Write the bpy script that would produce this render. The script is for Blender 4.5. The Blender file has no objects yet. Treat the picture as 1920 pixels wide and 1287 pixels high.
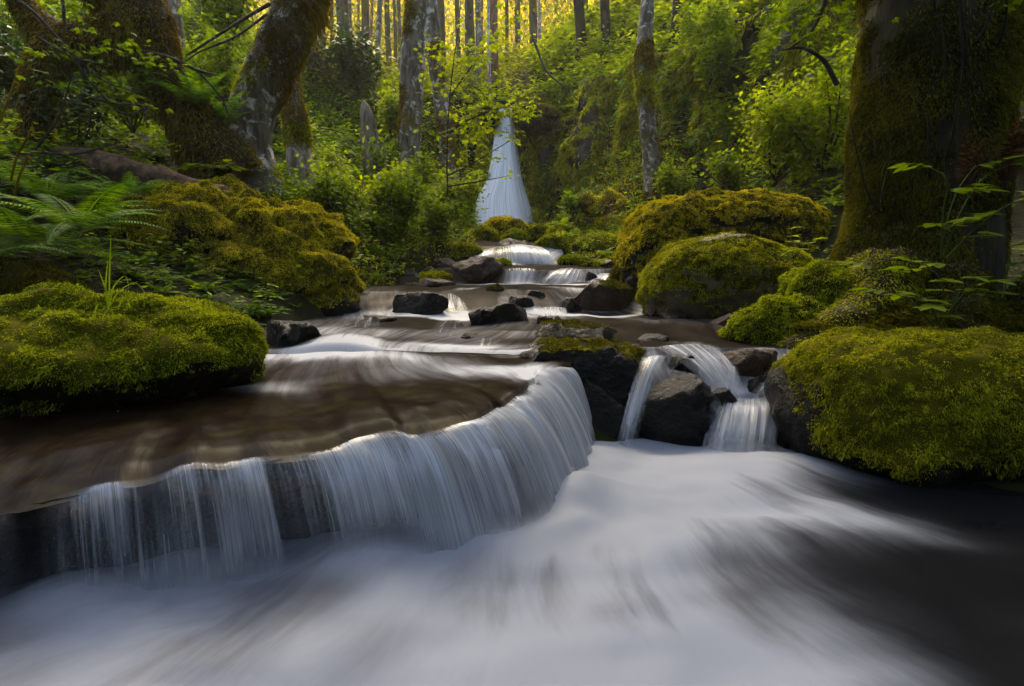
import bpy, bmesh, math, random
import numpy as np
rng = np.random.default_rng(11)
C = bpy.context.scene.collection
SC = bpy.context.scene
# ------------------------------------------------------------------ camera
F, TH, CAMZ = 1067.0, math.radians(7), 1.25
def ray(px, py):
    a, b = (px-960)/F, (643.5-py)/F
    return np.array([a, math.cos(TH)+b*math.sin(TH), -math.sin(TH)+b*math.cos(TH)])
def P(px, py, Y):
    d = ray(px, py); return np.array([0, 0, CAMZ]) + d*(Y/d[1])
def PZ(px, py, z):
    d = ray(px, py); return np.array([0, 0, CAMZ]) + d*((z-CAMZ)/d[2])
cam = bpy.data.cameras.new('camera'); cam.lens = 36*F/1920; cam.sensor_width = 36; cam.clip_end = 1000; cam.clip_start = .05
co = bpy.data.objects.new('camera', cam); C.objects.link(co); co.location = (0, 0, CAMZ)
co.rotation_euler = (math.pi/2-TH, 0, 0); SC.camera = co

# ------------------------------------------------------------------ noise
def _h(i, j, k, s):
    n = (i.astype(np.uint32)*np.uint32(374761393) + j.astype(np.uint32)*np.uint32(668265263) + k.astype(np.uint32)*np.uint32(2147483647) + np.uint32((s*974711+1013) & 0xffffffff))
    n = (n ^ (n >> np.uint32(13)))*np.uint32(1274126177); n = n ^ (n >> np.uint32(16))
    n = n*np.uint32(2246822519); n = n ^ (n >> np.uint32(15))
    return n.astype(np.float64)/4294967295.0*2-1
def noise(p, s=0):
    p = np.asarray(p, float); f = np.floor(p); t = p-f; t = t*t*t*(t*(t*6-15)+10)
    i, j, k = f[:, 0].astype(np.int64), f[:, 1].astype(np.int64), f[:, 2].astype(np.int64)
    r = 0
    for a in (0, 1):
        for b in (0, 1):
            for c in (0, 1):
                w = (t[:, 0] if a else 1-t[:, 0])*(t[:, 1] if b else 1-t[:, 1])*(t[:, 2] if c else 1-t[:, 2])
                r = r + w*_h(i+a, j+b, k+c, s)
    return r
def fbm(p, o=4, s=0, g=.5):
    p = np.asarray(p, float); r, a, f = 0, 1., 1.
    for q in range(o):
        r = r + a*noise(p*f, s+q*17); a *= g; f *= 2.03
    return r
def sm(a, b, x): t = np.clip((x-a)/(b-a), 0, 1); return t*t*(3-2*t)
def nrm(v): v = np.asarray(v, float); return v/np.maximum(np.linalg.norm(v, axis=-1, keepdims=True), 1e-9)

# ------------------------------------------------------------------ mesh + object helpers
def mk(name, V, Fs, mat, parent=None, smooth=True, attrs=None, mesh_only=False):
    V = np.asarray(V, np.float32)
    if not isinstance(Fs, list): Fs = [Fs]
    Fs = [np.asarray(f, np.int32) for f in Fs if len(f)]
    me = bpy.data.meshes.new(name); me.vertices.add(len(V)); me.vertices.foreach_set('co', V.ravel())
    lv = np.concatenate([f.ravel() for f in Fs]); tot = np.concatenate([np.full(len(f), f.shape[1], np.int32) for f in Fs])
    me.loops.add(len(lv)); me.loops.foreach_set('vertex_index', lv)
    me.polygons.add(len(tot)); me.polygons.foreach_set('loop_start', np.concatenate([[0], np.cumsum(tot)[:-1]]).astype(np.int32))
    me.update(calc_edges=True)
    if smooth: me.polygons.foreach_set('use_smooth', np.ones(len(tot), bool))
    for k, v in (attrs or {}).items():
        v = np.asarray(v, np.float32)
        if v.ndim == 1: me.attributes.new(k, 'FLOAT', 'POINT').data.foreach_set('value', v)
        else: me.attributes.new(k, 'FLOAT_VECTOR', 'POINT').data.foreach_set('vector', v.ravel())
    me.materials.append(mat)
    if mesh_only: return me
    return link(name, me, parent)
def link(name, me, parent=None):
    o = bpy.data.objects.new(name, me); C.objects.link(o)
    if parent is not None: o.parent = parent; o.matrix_parent_inverse = parent.matrix_world.inverted() if False else o.matrix_parent_inverse
    return o
def tag(o, label, cat, group=None):
    o['label'] = label; o['category'] = cat
    if group: o['group'] = group
    return o
def empty(name, label, cat, loc=(0, 0, 0), group=None):
    o = bpy.data.objects.new(name, None); C.objects.link(o); o.location = loc; o.empty_display_size = .1
    return tag(o, label, cat, group)
def kind(o, k): o['kind'] = k; return o
def dup(root, loc, rz, s, label, group=None):
    r = root.copy(); C.objects.link(r); r.location = loc; r.rotation_euler = (0, 0, rz); r.scale = (s, s, s); r['label'] = label
    if group: r['group'] = group
    for ch in list(root.children):
        c = ch.copy(); C.objects.link(c); c.parent = r
        for g in ch.children:
            d = g.copy(); C.objects.link(d); d.parent = c
    return r
def grid_faces(nr, nc, closed=False):
    r = np.arange(nr-1)[:, None]; c = np.arange(nc if closed else nc-1)[None, :]; c2 = (c+1) % nc
    return np.stack([r*nc+c, r*nc+c2, (r+1)*nc+c2, (r+1)*nc+c], -1).reshape(-1, 4)
_ico = {}
def ico(n):
    if n not in _ico:
        bm = bmesh.new(); bmesh.ops.create_icosphere(bm, subdivisions=n, radius=1)
        _ico[n] = (np.array([v.co[:] for v in bm.verts]), np.array([[v.index for v in f.verts] for f in bm.faces])); bm.free()
    return _ico[n]
def tris(Fc): Fc = np.asarray(Fc); return Fc if Fc.shape[1] == 3 else np.concatenate([Fc[:, [0, 1, 2]], Fc[:, [0, 2, 3]]])
def sample(V, Fc, n, mask=None):
    T = tris(Fc); a, b, c = V[T[:, 0]], V[T[:, 1]], V[T[:, 2]]
    N = np.cross(b-a, c-a); A = np.linalg.norm(N, axis=1); N = N/np.maximum(A, 1e-12)[:, None]
    w = A.copy()
    if mask is not None: w = w*np.clip(mask((a+b+c)/3, N), 0, 1)
    if w.sum() <= 0: return np.zeros((0, 3)), np.zeros((0, 3))
    i = rng.choice(len(T), int(n), p=w/w.sum()); u, v = rng.random(int(n)), rng.random(int(n)); f = u+v > 1; u[f] = 1-u[f]; v[f] = 1-v[f]
    return a[i]+(b[i]-a[i])*u[:, None]+(c[i]-a[i])*v[:, None], N[i]
def kites(base, d, ln, wd, sag=0, side=None, mid=.45):
    n = len(base); d = nrm(d); ln = np.broadcast_to(ln, n)[:, None]; wd = np.broadcast_to(wd, n)[:, None]; sag = np.broadcast_to(sag, n)[:, None]
    if side is None: side = nrm(np.cross(d, rng.normal(size=(n, 3))))
    else: side = nrm(side)
    z = np.array([0, 0, -1.]); m = base+d*ln*mid
    V = np.stack([base, m+side*wd*.5+z*sag*.2, base+d*ln+z*sag, m-side*wd*.5+z*sag*.2], 1).reshape(-1, 3)
    return V, np.arange(4*n).reshape(-1, 4)
def cat(parts):
    Vs, Fq, Ft, o = [], [], [], 0
    for V, f in parts:
        f = np.asarray(f)
        if len(f): (Fq if f.shape[1] == 4 else Ft).append(f+o)
        Vs.append(V); o += len(V)
    return np.concatenate(Vs), [np.concatenate(x) for x in (Fq, Ft) if x]
def spread(T, pos, R, s):
    V, Fq = T; n = len(pos); W = np.einsum('nij,vj->nvi', R, V)*np.broadcast_to(s, n)[:, None, None]+pos[:, None, :]
    return W.reshape(-1, 3), (Fq[None]+(np.arange(n)*len(V))[:, None, None]).reshape(-1, 4)
def rotz(a, tilt=0, tdir=0):
    a = np.asarray(a); n = len(a); c, s = np.cos(a), np.sin(a); Z = np.zeros(n); O = np.ones(n)
    Rz = np.stack([c, -s, Z, s, c, Z, Z, Z, O], -1).reshape(n, 3, 3)
    tx = np.broadcast_to(tilt, n); td = np.broadcast_to(tdir, n); ct, st = np.cos(tx), np.sin(tx); cx, sx = np.cos(td), np.sin(td)
    k = np.stack([cx, sx, Z], -1); K = np.zeros((n, 3, 3)); K[:, 0, 1] = -k[:, 2]; K[:, 0, 2] = k[:, 1]; K[:, 1, 0] = k[:, 2]; K[:, 1, 2] = -k[:, 0]; K[:, 2, 0] = -k[:, 1]; K[:, 2, 1] = k[:, 0]
    Rt = np.eye(3)[None]+st[:, None, None]*K+(1-ct)[:, None, None]*(K@K)
    return Rt@Rz
def spline(pts, n):
    pts = np.asarray(pts, float); k = len(pts)
    if k == 2: t = np.linspace(0, 1, n)[:, None]; return pts[0]*(1-t)+pts[1]*t
    d = np.r_[0, np.cumsum(np.linalg.norm(np.diff(pts[:, :3], axis=0), axis=1))]; m = np.gradient(pts, d, axis=0)
    x = np.linspace(0, d[-1], n); i = np.clip(np.searchsorted(d, x)-1, 0, k-2); h = (d[i+1]-d[i])[:, None]; t = ((x-d[i])[:, None])/h
    return (2*t**3-3*t**2+1)*pts[i]+(t**3-2*t**2+t)*h*m[i]+(-2*t**3+3*t**2)*pts[i+1]+(t**3-t**2)*h*m[i+1]
def tube(pts, radii, rows=20, seg=8, amp=0, fr=3., s=0, lump=0):
    pr = spline(np.c_[np.asarray(pts, float), np.asarray(radii, float)], rows); p, r = pr[:, :3], np.maximum(pr[:, 3], 1e-4)
    t = nrm(np.gradient(p, axis=0)); ref = np.where(np.abs(t[:, 2:3]) > .9, np.array([[1., 0, 0]]), np.array([[0, 0, 1.]]))
    vt = np.abs(t[:, 2]) > .9
    if vt.any() and not vt.all(): ref = np.broadcast_to(np.array([[.13, 1., .2]]), t.shape)
    u = nrm(np.cross(t, ref)); v = np.cross(t, u); a = np.linspace(0, 2*np.pi, seg, endpoint=False)
    D = np.cos(a)[None, :, None]*u[:, None]+np.sin(a)[None, :, None]*v[:, None]
    V = p[:, None]+D*r[:, None, None]; V = V.reshape(-1, 3); D = D.reshape(-1, 3); rr = np.repeat(r, seg)[:, None]
    if amp: V = V+D*rr*amp*fbm(V*fr, 4, s)[:, None]
    if lump: V = V+D*rr*lump*np.maximum(0, noise(V*fr*.35+9, s+5))[:, None]
    Fc = grid_faces(rows, seg, True)
    V = np.r_[V, p[-1:]]; cap = np.stack([np.arange(seg), (np.arange(seg)+1) % seg], -1)+(rows-1)*seg
    capq = np.c_[cap, np.full((seg, 2), len(V)-1)]
    return V, [Fc, capq]

# ------------------------------------------------------------------ materials
class NT:
    def __init__(s, name):
        s.m = bpy.data.materials.new(name); s.m.use_nodes = True; s.t = s.m.node_tree; s.t.nodes.clear(); s.out = s.n('OutputMaterial')
    def n(s, typ, props=None, **inp):
        x = s.t.nodes.new('ShaderNode'+typ)
        for k, v in (props or {}).items(): setattr(x, k, v)
        for k, v in inp.items():
            key = int(k[1:]) if k[0] == 'i' and k[1:].isdigit() else k.replace('_', ' ')
            s.set(x.inputs[key], v)
        return x
    def set(s, sock, v):
        if isinstance(v, bpy.types.NodeSocket): s.t.links.new(v, sock)
        elif isinstance(v, bpy.types.Node): s.t.links.new(v.outputs[0], sock)
        else: sock.default_value = (*v, 1) if isinstance(v, tuple) and len(v) == 3 and sock.type == 'RGBA' else v
    def math(s, op, a, b=0., c=0., clamp=False): return s.n('Math', dict(operation=op, use_clamp=clamp), i0=a, i1=b, i2=c)
    def mix(s, f, a, b): x = s.n('Mix', dict(data_type='RGBA')); s.set(x.inputs[0], f); s.set(x.inputs[6], a); s.set(x.inputs[7], b); return x.outputs[2]
    def noise(s, vec, sc, det=4., rough=.55, dist=0.): return s.n('TexNoise', Vector=vec, Scale=sc, Detail=det, Roughness=rough, Distortion=dist).outputs[0]
    def ramp(s, f, stops):
        x = s.n('ValToRGB', Fac=f); e = x.color_ramp.elements
        while len(e) < len(stops): e.new(.5)
        for q, (p, c) in zip(e, stops): q.position = p; q.color = (*c, 1) if isinstance(c, tuple) else (c, c, c, 1)
        return x.outputs[0]
    def smooth(s, f, a, b): return s.n('MapRange', dict(interpolation_type='SMOOTHSTEP'), Value=f, i1=a, i2=b).outputs[0]
    def pos(s): return s.n('NewGeometry').outputs['Position']
    def attr(s, nm): return s.n('Attribute', dict(attribute_name=nm)).outputs
    def bump(s, h, st=.5, d=.02): return s.n('Bump', Height=h, Strength=st, Distance=d).outputs[0]
    def end(s, sh): s.set(s.out.inputs[0], sh); return s.m
def leafmat(name, c0, c1, c2, sc=1.5, trans=.35, rough=.55, spec=.25, var=.5):
    m = NT(name); g = m.n('NewGeometry'); f = m.noise(g.outputs['Position'], sc, 3.)
    f2 = m.math('ADD', f, m.math('MULTIPLY', m.math('SUBTRACT', g.outputs['Random Per Island'], .5), .35))
    c = m.ramp(f2, [(.3, c0), (.5, c1), (.7, c2)])
    v = m.math('MULTIPLY_ADD', g.outputs['Random Per Island'], var, 1-var*.5)
    hs = m.n('HueSaturation', Value=v, Color=c)
    p = m.n('BsdfPrincipled', Base_Color=hs, Roughness=rough); p.inputs['Specular IOR Level'].default_value = spec
    t = m.n('BsdfTranslucent', Color=m.n('HueSaturation', Value=1.25, Saturation=1.1, Color=hs))
    return m.end(m.n('MixShader', i0=trans, i1=p, i2=t))
def rockmat(name, c0, c1, c2, rough=.35, sc=3., wet=.5, bump=.6):
    m = NT(name); p = m.pos(); f = m.noise(p, sc, 7., .65); f2 = m.noise(p, sc*7, 5., .7)
    c = m.ramp(m.math('ADD', m.math('MULTIPLY', f, .75), m.math('MULTIPLY', f2, .25)), [(.33, c0), (.5, c1), (.68, c2)])
    r = m.math('ADD', rough, m.math('MULTIPLY', m.math('SUBTRACT', f2, .5), .5), clamp=True)
    h = m.math('ADD', m.math('MULTIPLY', f, 1.5), f2); b = m.n('BsdfPrincipled', Base_Color=c, Roughness=r, Normal=m.bump(h, bump, .03)); b.inputs['Specular IOR Level'].default_value = wet
    return m.end(b)
def barkmat(name, base, dark, lichen, lam=.55, moss=(.05, .05, .008), mossk=.5, vs=.25):
    m = NT(name); g = m.pos(); mp = m.n('Mapping', Vector=g); mp.inputs['Scale'].default_value = (1, 1, vs)
    f = m.noise(mp, 9, 6., .65); f3 = m.noise(g, 5, 5., .6, .6); f4 = m.noise(g, 2.2, 6., .6)
    c = m.mix(m.smooth(f, .35, .65), dark, base); c = m.mix(m.smooth(f3, lam, lam+.12), c, lichen); c = m.mix(m.smooth(f4, mossk, mossk+.12), c, moss)
    b = m.n('BsdfPrincipled', Base_Color=c, Roughness=.85, Normal=m.bump(f, .9, .03)); b.inputs['Specular IOR Level'].default_value = .2
    return m.end(b)
M = {}
M['moss_gold'] = leafmat('moss_gold', (.18, .155, .004), (.42, .36, .009), (.58, .49, .014), 2.2, .25, .9, .05, .7)
M['moss_yellow'] = leafmat('moss_yellow', (.11, .115, .005), (.28, .28, .009), (.44, .425, .014), 3.0, .25, .9, .05, .7)
M['moss_lime'] = leafmat('moss_lime', (.09, .115, .005), (.24, .28, .009), (.40, .43, .014), 3.4, .25, .9, .05, .7)
M['moss_olive'] = leafmat('moss_olive', (.035, .036, .003), (.09, .085, .005), (.16, .14, .008), 2.5, .25, .9, .05, .7)
M['moss_rust'] = leafmat('moss_rust', (.07, .045, .003), (.18, .11, .006), (.24, .19, .009), 1.4, .25, .9, .05, .7)
M['moss_base'] = leafmat('under_moss', (.018, .018, .002), (.045, .042, .003), (.08, .07, .004), 6., .1, .95, .03, .2)  # darker moss under the tips, so that the tips stand out
M['fern'] = leafmat('fern_green', (.028, .068, .007), (.058, .125, .009), (.11, .18, .012), .8, .4, .7, .10, .5)  # green darkened to stand in for shade along the sides
M['leaf'] = leafmat('leaf_green', (.06, .105, .006), (.12, .18, .008), (.20, .26, .012), .7, .45, .7, .10, .6)
M['leaf_bright'] = leafmat('leaf_bright', (.11, .165, .008), (.20, .265, .010), (.30, .34, .013), .8, .5, .7, .10, .5)
M['leaf_sunlit'] = leafmat('leaf_sunlit', (.28, .24, .010), (.50, .41, .016), (.70, .55, .028), .25, .55, .6, .15, .6)  # golden sun glow put into the leaf colour of the far wood
M['leaf_olive'] = leafmat('leaf_olive', (.07, .09, .008), (.13, .15, .010), (.22, .22, .012), .4, .45, .6, .15, .6)
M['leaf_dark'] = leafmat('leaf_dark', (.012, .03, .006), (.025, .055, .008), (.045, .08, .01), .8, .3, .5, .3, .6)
M['dead'] = leafmat('dead_frond', (.06, .03, .012), (.11, .055, .02), (.16, .09, .03), 2., .3, .8, .1, .6)
M['soil'] = rockmat('forest_soil', (.006, .006, .002), (.014, .015, .003), (.035, .040, .005), .9, 1.3, .1, .8)
M['wet_rock'] = rockmat('wet_black_rock', (.002, .002, .0018), (.0055, .0045, .0035), (.016, .0125, .008), .34, 3.2, .14, 1.)
M['ledge_rock'] = rockmat('ledge_rock', (.001, .001, .001), (.003, .0025, .002), (.010, .0075, .005), .4, 5., .06, 1.)
M['brown_rock'] = rockmat('wet_brown_rock', (.012, .006, .003), (.034, .018, .010), (.075, .042, .024), .4, 4, .16, .9)
M['grey_rock'] = rockmat('grey_cliff_rock', (.008, .008, .006), (.028, .025, .017), (.13, .12, .095), .7, 1.6, .25, 1.)
M['dry_rock'] = rockmat('bare_brown_rock', (.05, .035, .02), (.12, .09, .05), (.2, .15, .09), .7, 4, .25, .6)
M['bark_maple'] = barkmat('maple_bark', (.17, .145, .11), (.05, .04, .03), (.52, .50, .44), .53, (.075, .055, .008), .52)
M['bark_alder'] = barkmat('alder_bark', (.19, .155, .115), (.06, .045, .03), (.45, .42, .36), .52, (.11, .08, .010), .53)
M['bark_pale'] = barkmat('pale_bark', (.40, .35, .31), (.16, .12, .10), (.62, .58, .54), .5, (.09, .08, .012), .62)
M['bark_dark'] = barkmat('dark_mossy_bark', (.035, .025, .015), (.010, .008, .005), (.09, .09, .08), .7, (.028, .026, .006), .45)
M['bark_far'] = barkmat('far_bark', (.11, .085, .055), (.04, .03, .02), (.20, .18, .14), .6, (.10, .09, .012), .48)
M['bark_red'] = barkmat('cedar_and_lit_bark', (.22, .11, .06), (.09, .05, .03), (.3, .24, .18), .62, (.12, .10, .015), .62)  # also stands in for sunlight on the thin lit trunks
M['snag'] = barkmat('weathered_wood', (.20, .165, .125), (.075, .055, .04), (.30, .27, .22), .62, (.12, .11, .02), .7, .12)
M['log'] = barkmat('log_wood', (.21, .115, .065), (.06, .035, .02), (.30, .19, .12), .62, (.08, .075, .01), .66, 1.)
M['twig'] = barkmat('twig_bark', (.06, .045, .03), (.02, .015, .01), (.22, .2, .17), .6, (.05, .05, .01), .62)
M['stem'] = leafmat('green_stem', (.05, .08, .015), (.07, .11, .02), (.10, .14, .02), 2, .1, .6, .2)
def watermat(name, deep, tint, rough, streak=(3., 30.), foamcol=(.38, .395, .43), bump=.2, bed=None, spec=.16, fk=3.2):
    # flowing stream surface: clear dark water with foam, dimmed to stand in for shade, where the attribute says it is churned
    m = NT(name); a = m.attr('flow')[1]; fo = m.attr('foam')[2]
    mp = m.n('Mapping', Vector=a); mp.inputs['Scale'].default_value = (streak[1], streak[0], 1)
    n1 = m.noise(mp, 1., 5., .6, .6); mp2 = m.n('Mapping', Vector=a); mp2.inputs['Scale'].default_value = (streak[1]*.22, streak[0]*.5, 1)
    n2 = m.noise(mp2, 1., 4., .55, .8)
    nn = m.math('ADD', m.math('MULTIPLY', n1, .55), m.math('MULTIPLY', n2, .45))
    k = m.math('MULTIPLY', fo, m.math('MULTIPLY_ADD', m.math('SUBTRACT', nn, .5), fk, 1.)); fac = m.smooth(k, .08, .95)
    b = m.noise(m.pos(), 3.2, 8., .75); col = m.ramp(b, [(.35, deep), (.5, tint), (.66, bed or tint)])
    nb = m.bump(nn, bump, .04); lw = m.n('LayerWeight', Blend=.5, Normal=nb).outputs['Facing']
    w = m.n('MixShader', i0=m.math('MULTIPLY_ADD', m.math('POWER', lw, 4.), spec, .008), i1=m.n('BsdfDiffuse', Color=col, Normal=nb), i2=m.n('BsdfGlossy', Roughness=rough, Normal=nb))
    d = m.n('BsdfPrincipled', Base_Color=foamcol, Roughness=.6); d.inputs['Specular IOR Level'].default_value = .2
    d.inputs['Subsurface Weight'].default_value = 0
    return m.end(m.n('MixShader', i0=fac, i1=w, i2=d))
def fallmat(name, freq=38., vfreq=1.0, lo=.38, hi=.72, col=(.52, .54, .58), tr=.35):
    m = NT(name); a = m.attr('flow')[1]; de = m.attr('dens')[2]
    mp = m.n('Mapping', Vector=a); mp.inputs['Scale'].default_value = (freq, vfreq, 1); n1 = m.noise(mp, 1., 3., .6, .25)
    mp2 = m.n('Mapping', Vector=a); mp2.inputs['Scale'].default_value = (freq*.22, vfreq*.6, 1); n2 = m.noise(mp2, 1., 2., .5, .2)
    mp3 = m.n('Mapping', Vector=a); mp3.inputs['Scale'].default_value = (freq*3.2, vfreq*2.2, 1); n3 = m.noise(mp3, 1., 2., .5, .3)
    nn = m.math('ADD', m.math('ADD', m.math('MULTIPLY', n1, .50), m.math('MULTIPLY', n2, .24)), m.math('MULTIPLY', n3, .26))
    k = m.math('ADD', nn, m.math('SUBTRACT', de, .5)); al = m.math('MAXIMUM', m.smooth(k, lo, hi), m.math('MULTIPLY', m.smooth(de, .12, .5), m.math('MULTIPLY', n3, .24))); mp4 = m.n('Mapping', Vector=a); mp4.inputs['Scale'].default_value = (freq*5.3, vfreq*1.3, 1); n4 = m.noise(mp4, 1., 3., .6, .3); al = m.math('MULTIPLY', al, m.math('MULTIPLY', m.attr('fade')[2], m.n('MapRange', Value=n4, i1=.34, i2=.62, i3=.42, i4=.98).outputs[0]))
    d = m.n('BsdfDiffuse', Color=col); t = m.n('BsdfTranslucent', Color=col); gl = m.n('BsdfGlossy', Roughness=.25, Color=(.9, .9, .9))
    s1 = m.n('MixShader', i0=tr, i1=d, i2=t); s2 = m.n('MixShader', i0=.10, i1=s1, i2=gl)
    return m.end(m.n('MixShader', i0=al, i1=m.n('BsdfTransparent'), i2=s2))
M['stream'] = watermat('stream_water', (.004, .0035, .003), (.011, .008, .005), .28, (1.3, 14.), bed=(.022, .015, .007), spec=.025, bump=.2)
M['shelf'] = watermat('shelf_water', (.003, .002, .0012), (.011, .006, .0028), .3, (1.0, 11.), bed=(.024, .019, .005), spec=.012, bump=.3)
M['pool'] = watermat('pool_water', (.005, .005, .006), (.007, .007, .008), .25, (.8, 4.2), foamcol=(.235, .255, .30), bump=.08, spec=.06, fk=3.)  # pool foam made darker and bluer in place of foreground shade
M['fall'] = fallmat('fall_water', 30., .9, .37, .72)
M['tall'] = fallmat('tall_fall_water', 10., .2, .22, .78, (.95, .955, .97), .08)
M['casc'] = fallmat('cascade_water', 16., .8, .40, .68)

# ------------------------------------------------------------------ terrain
ST = np.array([(4.6, .61), (5.0, .62), (5.35, .66), (5.6, .705), (7.2, .73), (7.45, .79), (8.2, 1.01), (8.5, 1.05), (9.6, 1.08), (9.66, 1.12), (9.9, 1.31), (11.9, 1.41), (12.1, 1.50), (12.8, 1.84), (14, 2.0), (17, 2.5), (21.5, 3.1), (30, 3.2)])
def zwat(Y): return np.interp(Y, ST[:, 0], ST[:, 1])
_a = []
def A(px, py, Y): _a.append(P(px, py, Y))
def AX(x, y, z): _a.append(np.array([x, y, z]))
for y, xl, xr in ((4.8, -2.2, 2.0), (6, -2.2, 2.2), (7.5, -2.0, 1.8), (9, -1.9, 1.9), (10.5, -1.6, 1.7), (12.5, -.9, 1.), (15, -.8, .9), (18, -.8, 1.), (20.5, -.8, .8)):
    for x in (xl, (xl+xr)/2, xr): AX(x, y, zwat(y)-.16)
    AX(xl-.5, y, zwat(y)+.12); AX(xr+.5, y, zwat(y)+.12)
for x, y, z in ((-5, -3, -.6), (0, -3, -.6), (5, -3, -.6), (-2.5, .5, -.5), (0, 1, -.5), (2.5, 1, -.5), (0, 2, -.4), (1.2, 3, -.4), (2.4, 2.6, -.3), (3.8, 2.6, .1), (5, 2.5, .5), (-3, 1.6, -.2), (-4.5, 1, .1), (-1, 3.2, .25), (-2, 3.2, .3), (.2, 4.2, .3),
                (-3, 3.6, .55), (-4, 4.6, 1.0), (-5, 3, .9), (-4.4, 5.6, 1.45), (-6, 5, 1.8), (-4, 7, 1.5), (3.4, 4.6, .55), (4.5, 5, .75), (6, 5, 1.2), (8, 6, 2.4), (3.6, 7, 1.1), (3.2, 9, 1.6), (1.2, 3.95, -.25), (1.7, 3.9, -.25), (1.5, 4.6, .4)): AX(x, y, z)
for q in ((100, 330, 7.6), (250, 345, 8.2), (470, 358, 10), (565, 362, 12), (700, 332, 17), (770, 347, 16), (845, 372, 18), (620, 420, 11), (740, 440, 12), (820, 450, 13.5), (660, 470, 9.5), (700, 395, 13.5), (640, 350, 14),
          (100, 260, 10), (30, 180, 12), (200, 150, 14), (330, 140, 15), (420, 200, 14), (300, 30, 19), (60, 20, 16), (520, 90, 24), (600, 250, 19), (650, 180, 24), (700, 200, 22), (560, 145, 28), (640, 138, 30), (760, 150, 32), (860, 160, 30), (800, 230, 22), (880, 260, 23.0), (870, 330, 21.5),
          (1180, 410, 15.5), (1080, 415, 18), (1020, 418, 20.5), (1300, 375, 14), (1420, 372, 12.5), (1540, 400, 10.5), (1700, 300, 9.5), (1880, 300, 9),
          (945, 200, 23.), (1010, 185, 24), (1100, 150, 23), (1200, 110, 20.5), (1320, 60, 18), (1450, -10, 16.5), (1580, -60, 15), (1750, -30, 14), (1900, 60, 12.5), (1000, 120, 29), (1100, 60, 28), (1200, 20, 26), (1300, -50, 24)): A(*q)
for x, y, z in ((-20, 40, 16), (0, 42, 14.5), (-10, 36, 12.8), (10, 36, 17), (22, 34, 22), (-20, 20, 13), (-14, 12, 7), (-12, 6, 4), (-24, 5, 9), (15, 10, 9), (16, 18, 14), (28, 15, 20), (0, 60, 15), (-30, 60, 20), (30, 60, 28), (-35, 30, 20), (40, 30, 30), (-30, -3, 8), (25, -3, 12), (10, 0, 3), (-10, 0, 2.4)): AX(x, y, z)
AN = np.array(_a)
def _phi(d): return d
_D = np.linalg.norm(AN[:, None, :2]-AN[None, :, :2], axis=-1); _n = len(AN)
_K = np.zeros((_n+3, _n+3)); _K[:_n, :_n] = _phi(_D)-np.eye(_n)*.03; _K[:_n, _n] = 1; _K[_n, :_n] = 1; _K[:_n, _n+1:] = AN[:, :2]; _K[_n+1:, :_n] = AN[:, :2].T
_W = np.linalg.solve(_K, np.r_[AN[:, 2], 0, 0, 0])
WY = [4, 4.6, 6, 8, 9, 10.5, 12.5, 15, 21]; WL = [-2.6, -2.6, -2.6, -2.3, -2.1, -1.9, -1.2, -.9, -.9]; WR = [2.6, 2.6, 2.5, 2.2, 2.1, 1.9, 1.2, 1., 1.]
def hT(x, y):
    x = np.asarray(x, float).ravel(); y = np.asarray(y, float).ravel(); o = np.empty(len(x))
    for i in range(0, len(x), 20000):
        X, Y = x[i:i+20000], y[i:i+20000]; d = np.hypot(X[:, None]-AN[None, :, 0], Y[:, None]-AN[None, :, 1])
        o[i:i+20000] = _phi(d)@_W[:_n]+_W[_n]+_W[_n+1]*X+_W[_n+2]*Y
    r = np.hypot(x, y); k = sm(4, 12, r)
    o = o-2.6*np.exp(-((x+.25)/1.5)**2)*sm(18.8, 20, y)*sm(23.4, 22.4, y)
    o = o+fbm(np.c_[x*.5, y*.5, x*0], 4, 3)*(.05+.3*k)
    xl = np.interp(y, WY, WL); xr = np.interp(y, WY, WR); w = sm(-.05, .35, np.minimum(x-xl, xr-x))*(y > 4.7)*(y < 21)
    return o*(1-w)+np.minimum(o, zwat(y)-.16)*w
ys = np.r_[np.linspace(-4, 16, 230), np.linspace(16.2, 66, 170)]; us = np.linspace(-1, 1, 300)
Yg, Ug = np.meshgrid(ys, us, indexing='ij'); Xg = np.sign(Ug)*np.abs(Ug)**1.5*(14+np.maximum(Yg, 0)*.75)
Zg = hT(Xg, Yg).reshape(Xg.shape)
kind(mk('ground', np.stack([Xg, Yg, Zg], -1).reshape(-1, 3), grid_faces(*Xg.shape), M['soil']), 'structure')
def inwater(x, y):  # rough mask of the stream course
    xl = np.interp(y, [-4, 2, 4.6, 6, 8, 9, 10.5, 12.5, 15, 21], [-2.6, -2.6, -2.6, -2.6, -2.3, -2.1, -1.9, -1.3, -1., -1.0])
    xr = np.interp(y, [-4, 2, 3.4, 4.6, 6, 8, 9, 10.5, 12.5, 15, 21], [3, 3, 3, 2.6, 2.5, 2.2, 2.1, 1.9, 1.3, 1.1, 1.0])
    return (x > xl) & (x < xr) & (y < 22.5)

# ------------------------------------------------------------------ water
# pool
gx = np.linspace(-7, 7, 281); gy = np.linspace(-2.5, 5.2, 200); X, Y = np.meshgrid(gx, gy); x, y = X.ravel(), Y.ravel()
foot = spline([(-2.3, 1.75), (-1.84, 1.97), (-.8, 2.23), (-.26, 2.41), (.1, 2.62), (.36, 3.1), (.46, 3.6), (.5, 4.1)], 200)
dist = np.min(np.hypot(x[:, None]-foot[None, ::4, 0], y[:, None]-foot[None, ::4, 1]), 1)
c2 = np.hypot((x-1.62)/1., (y-3.85)/1.); c3 = np.hypot(x-.75, y-3.6)
foam = 1.15*np.exp(-(dist/.75)**1.4)*sm(-2.4, -1.2, x)*(.75+.25*sm(-1.3, .2, x))+.9*np.exp(-(c2/.62)**2)+1.0*np.exp(-(c3/.8)**2)
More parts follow.
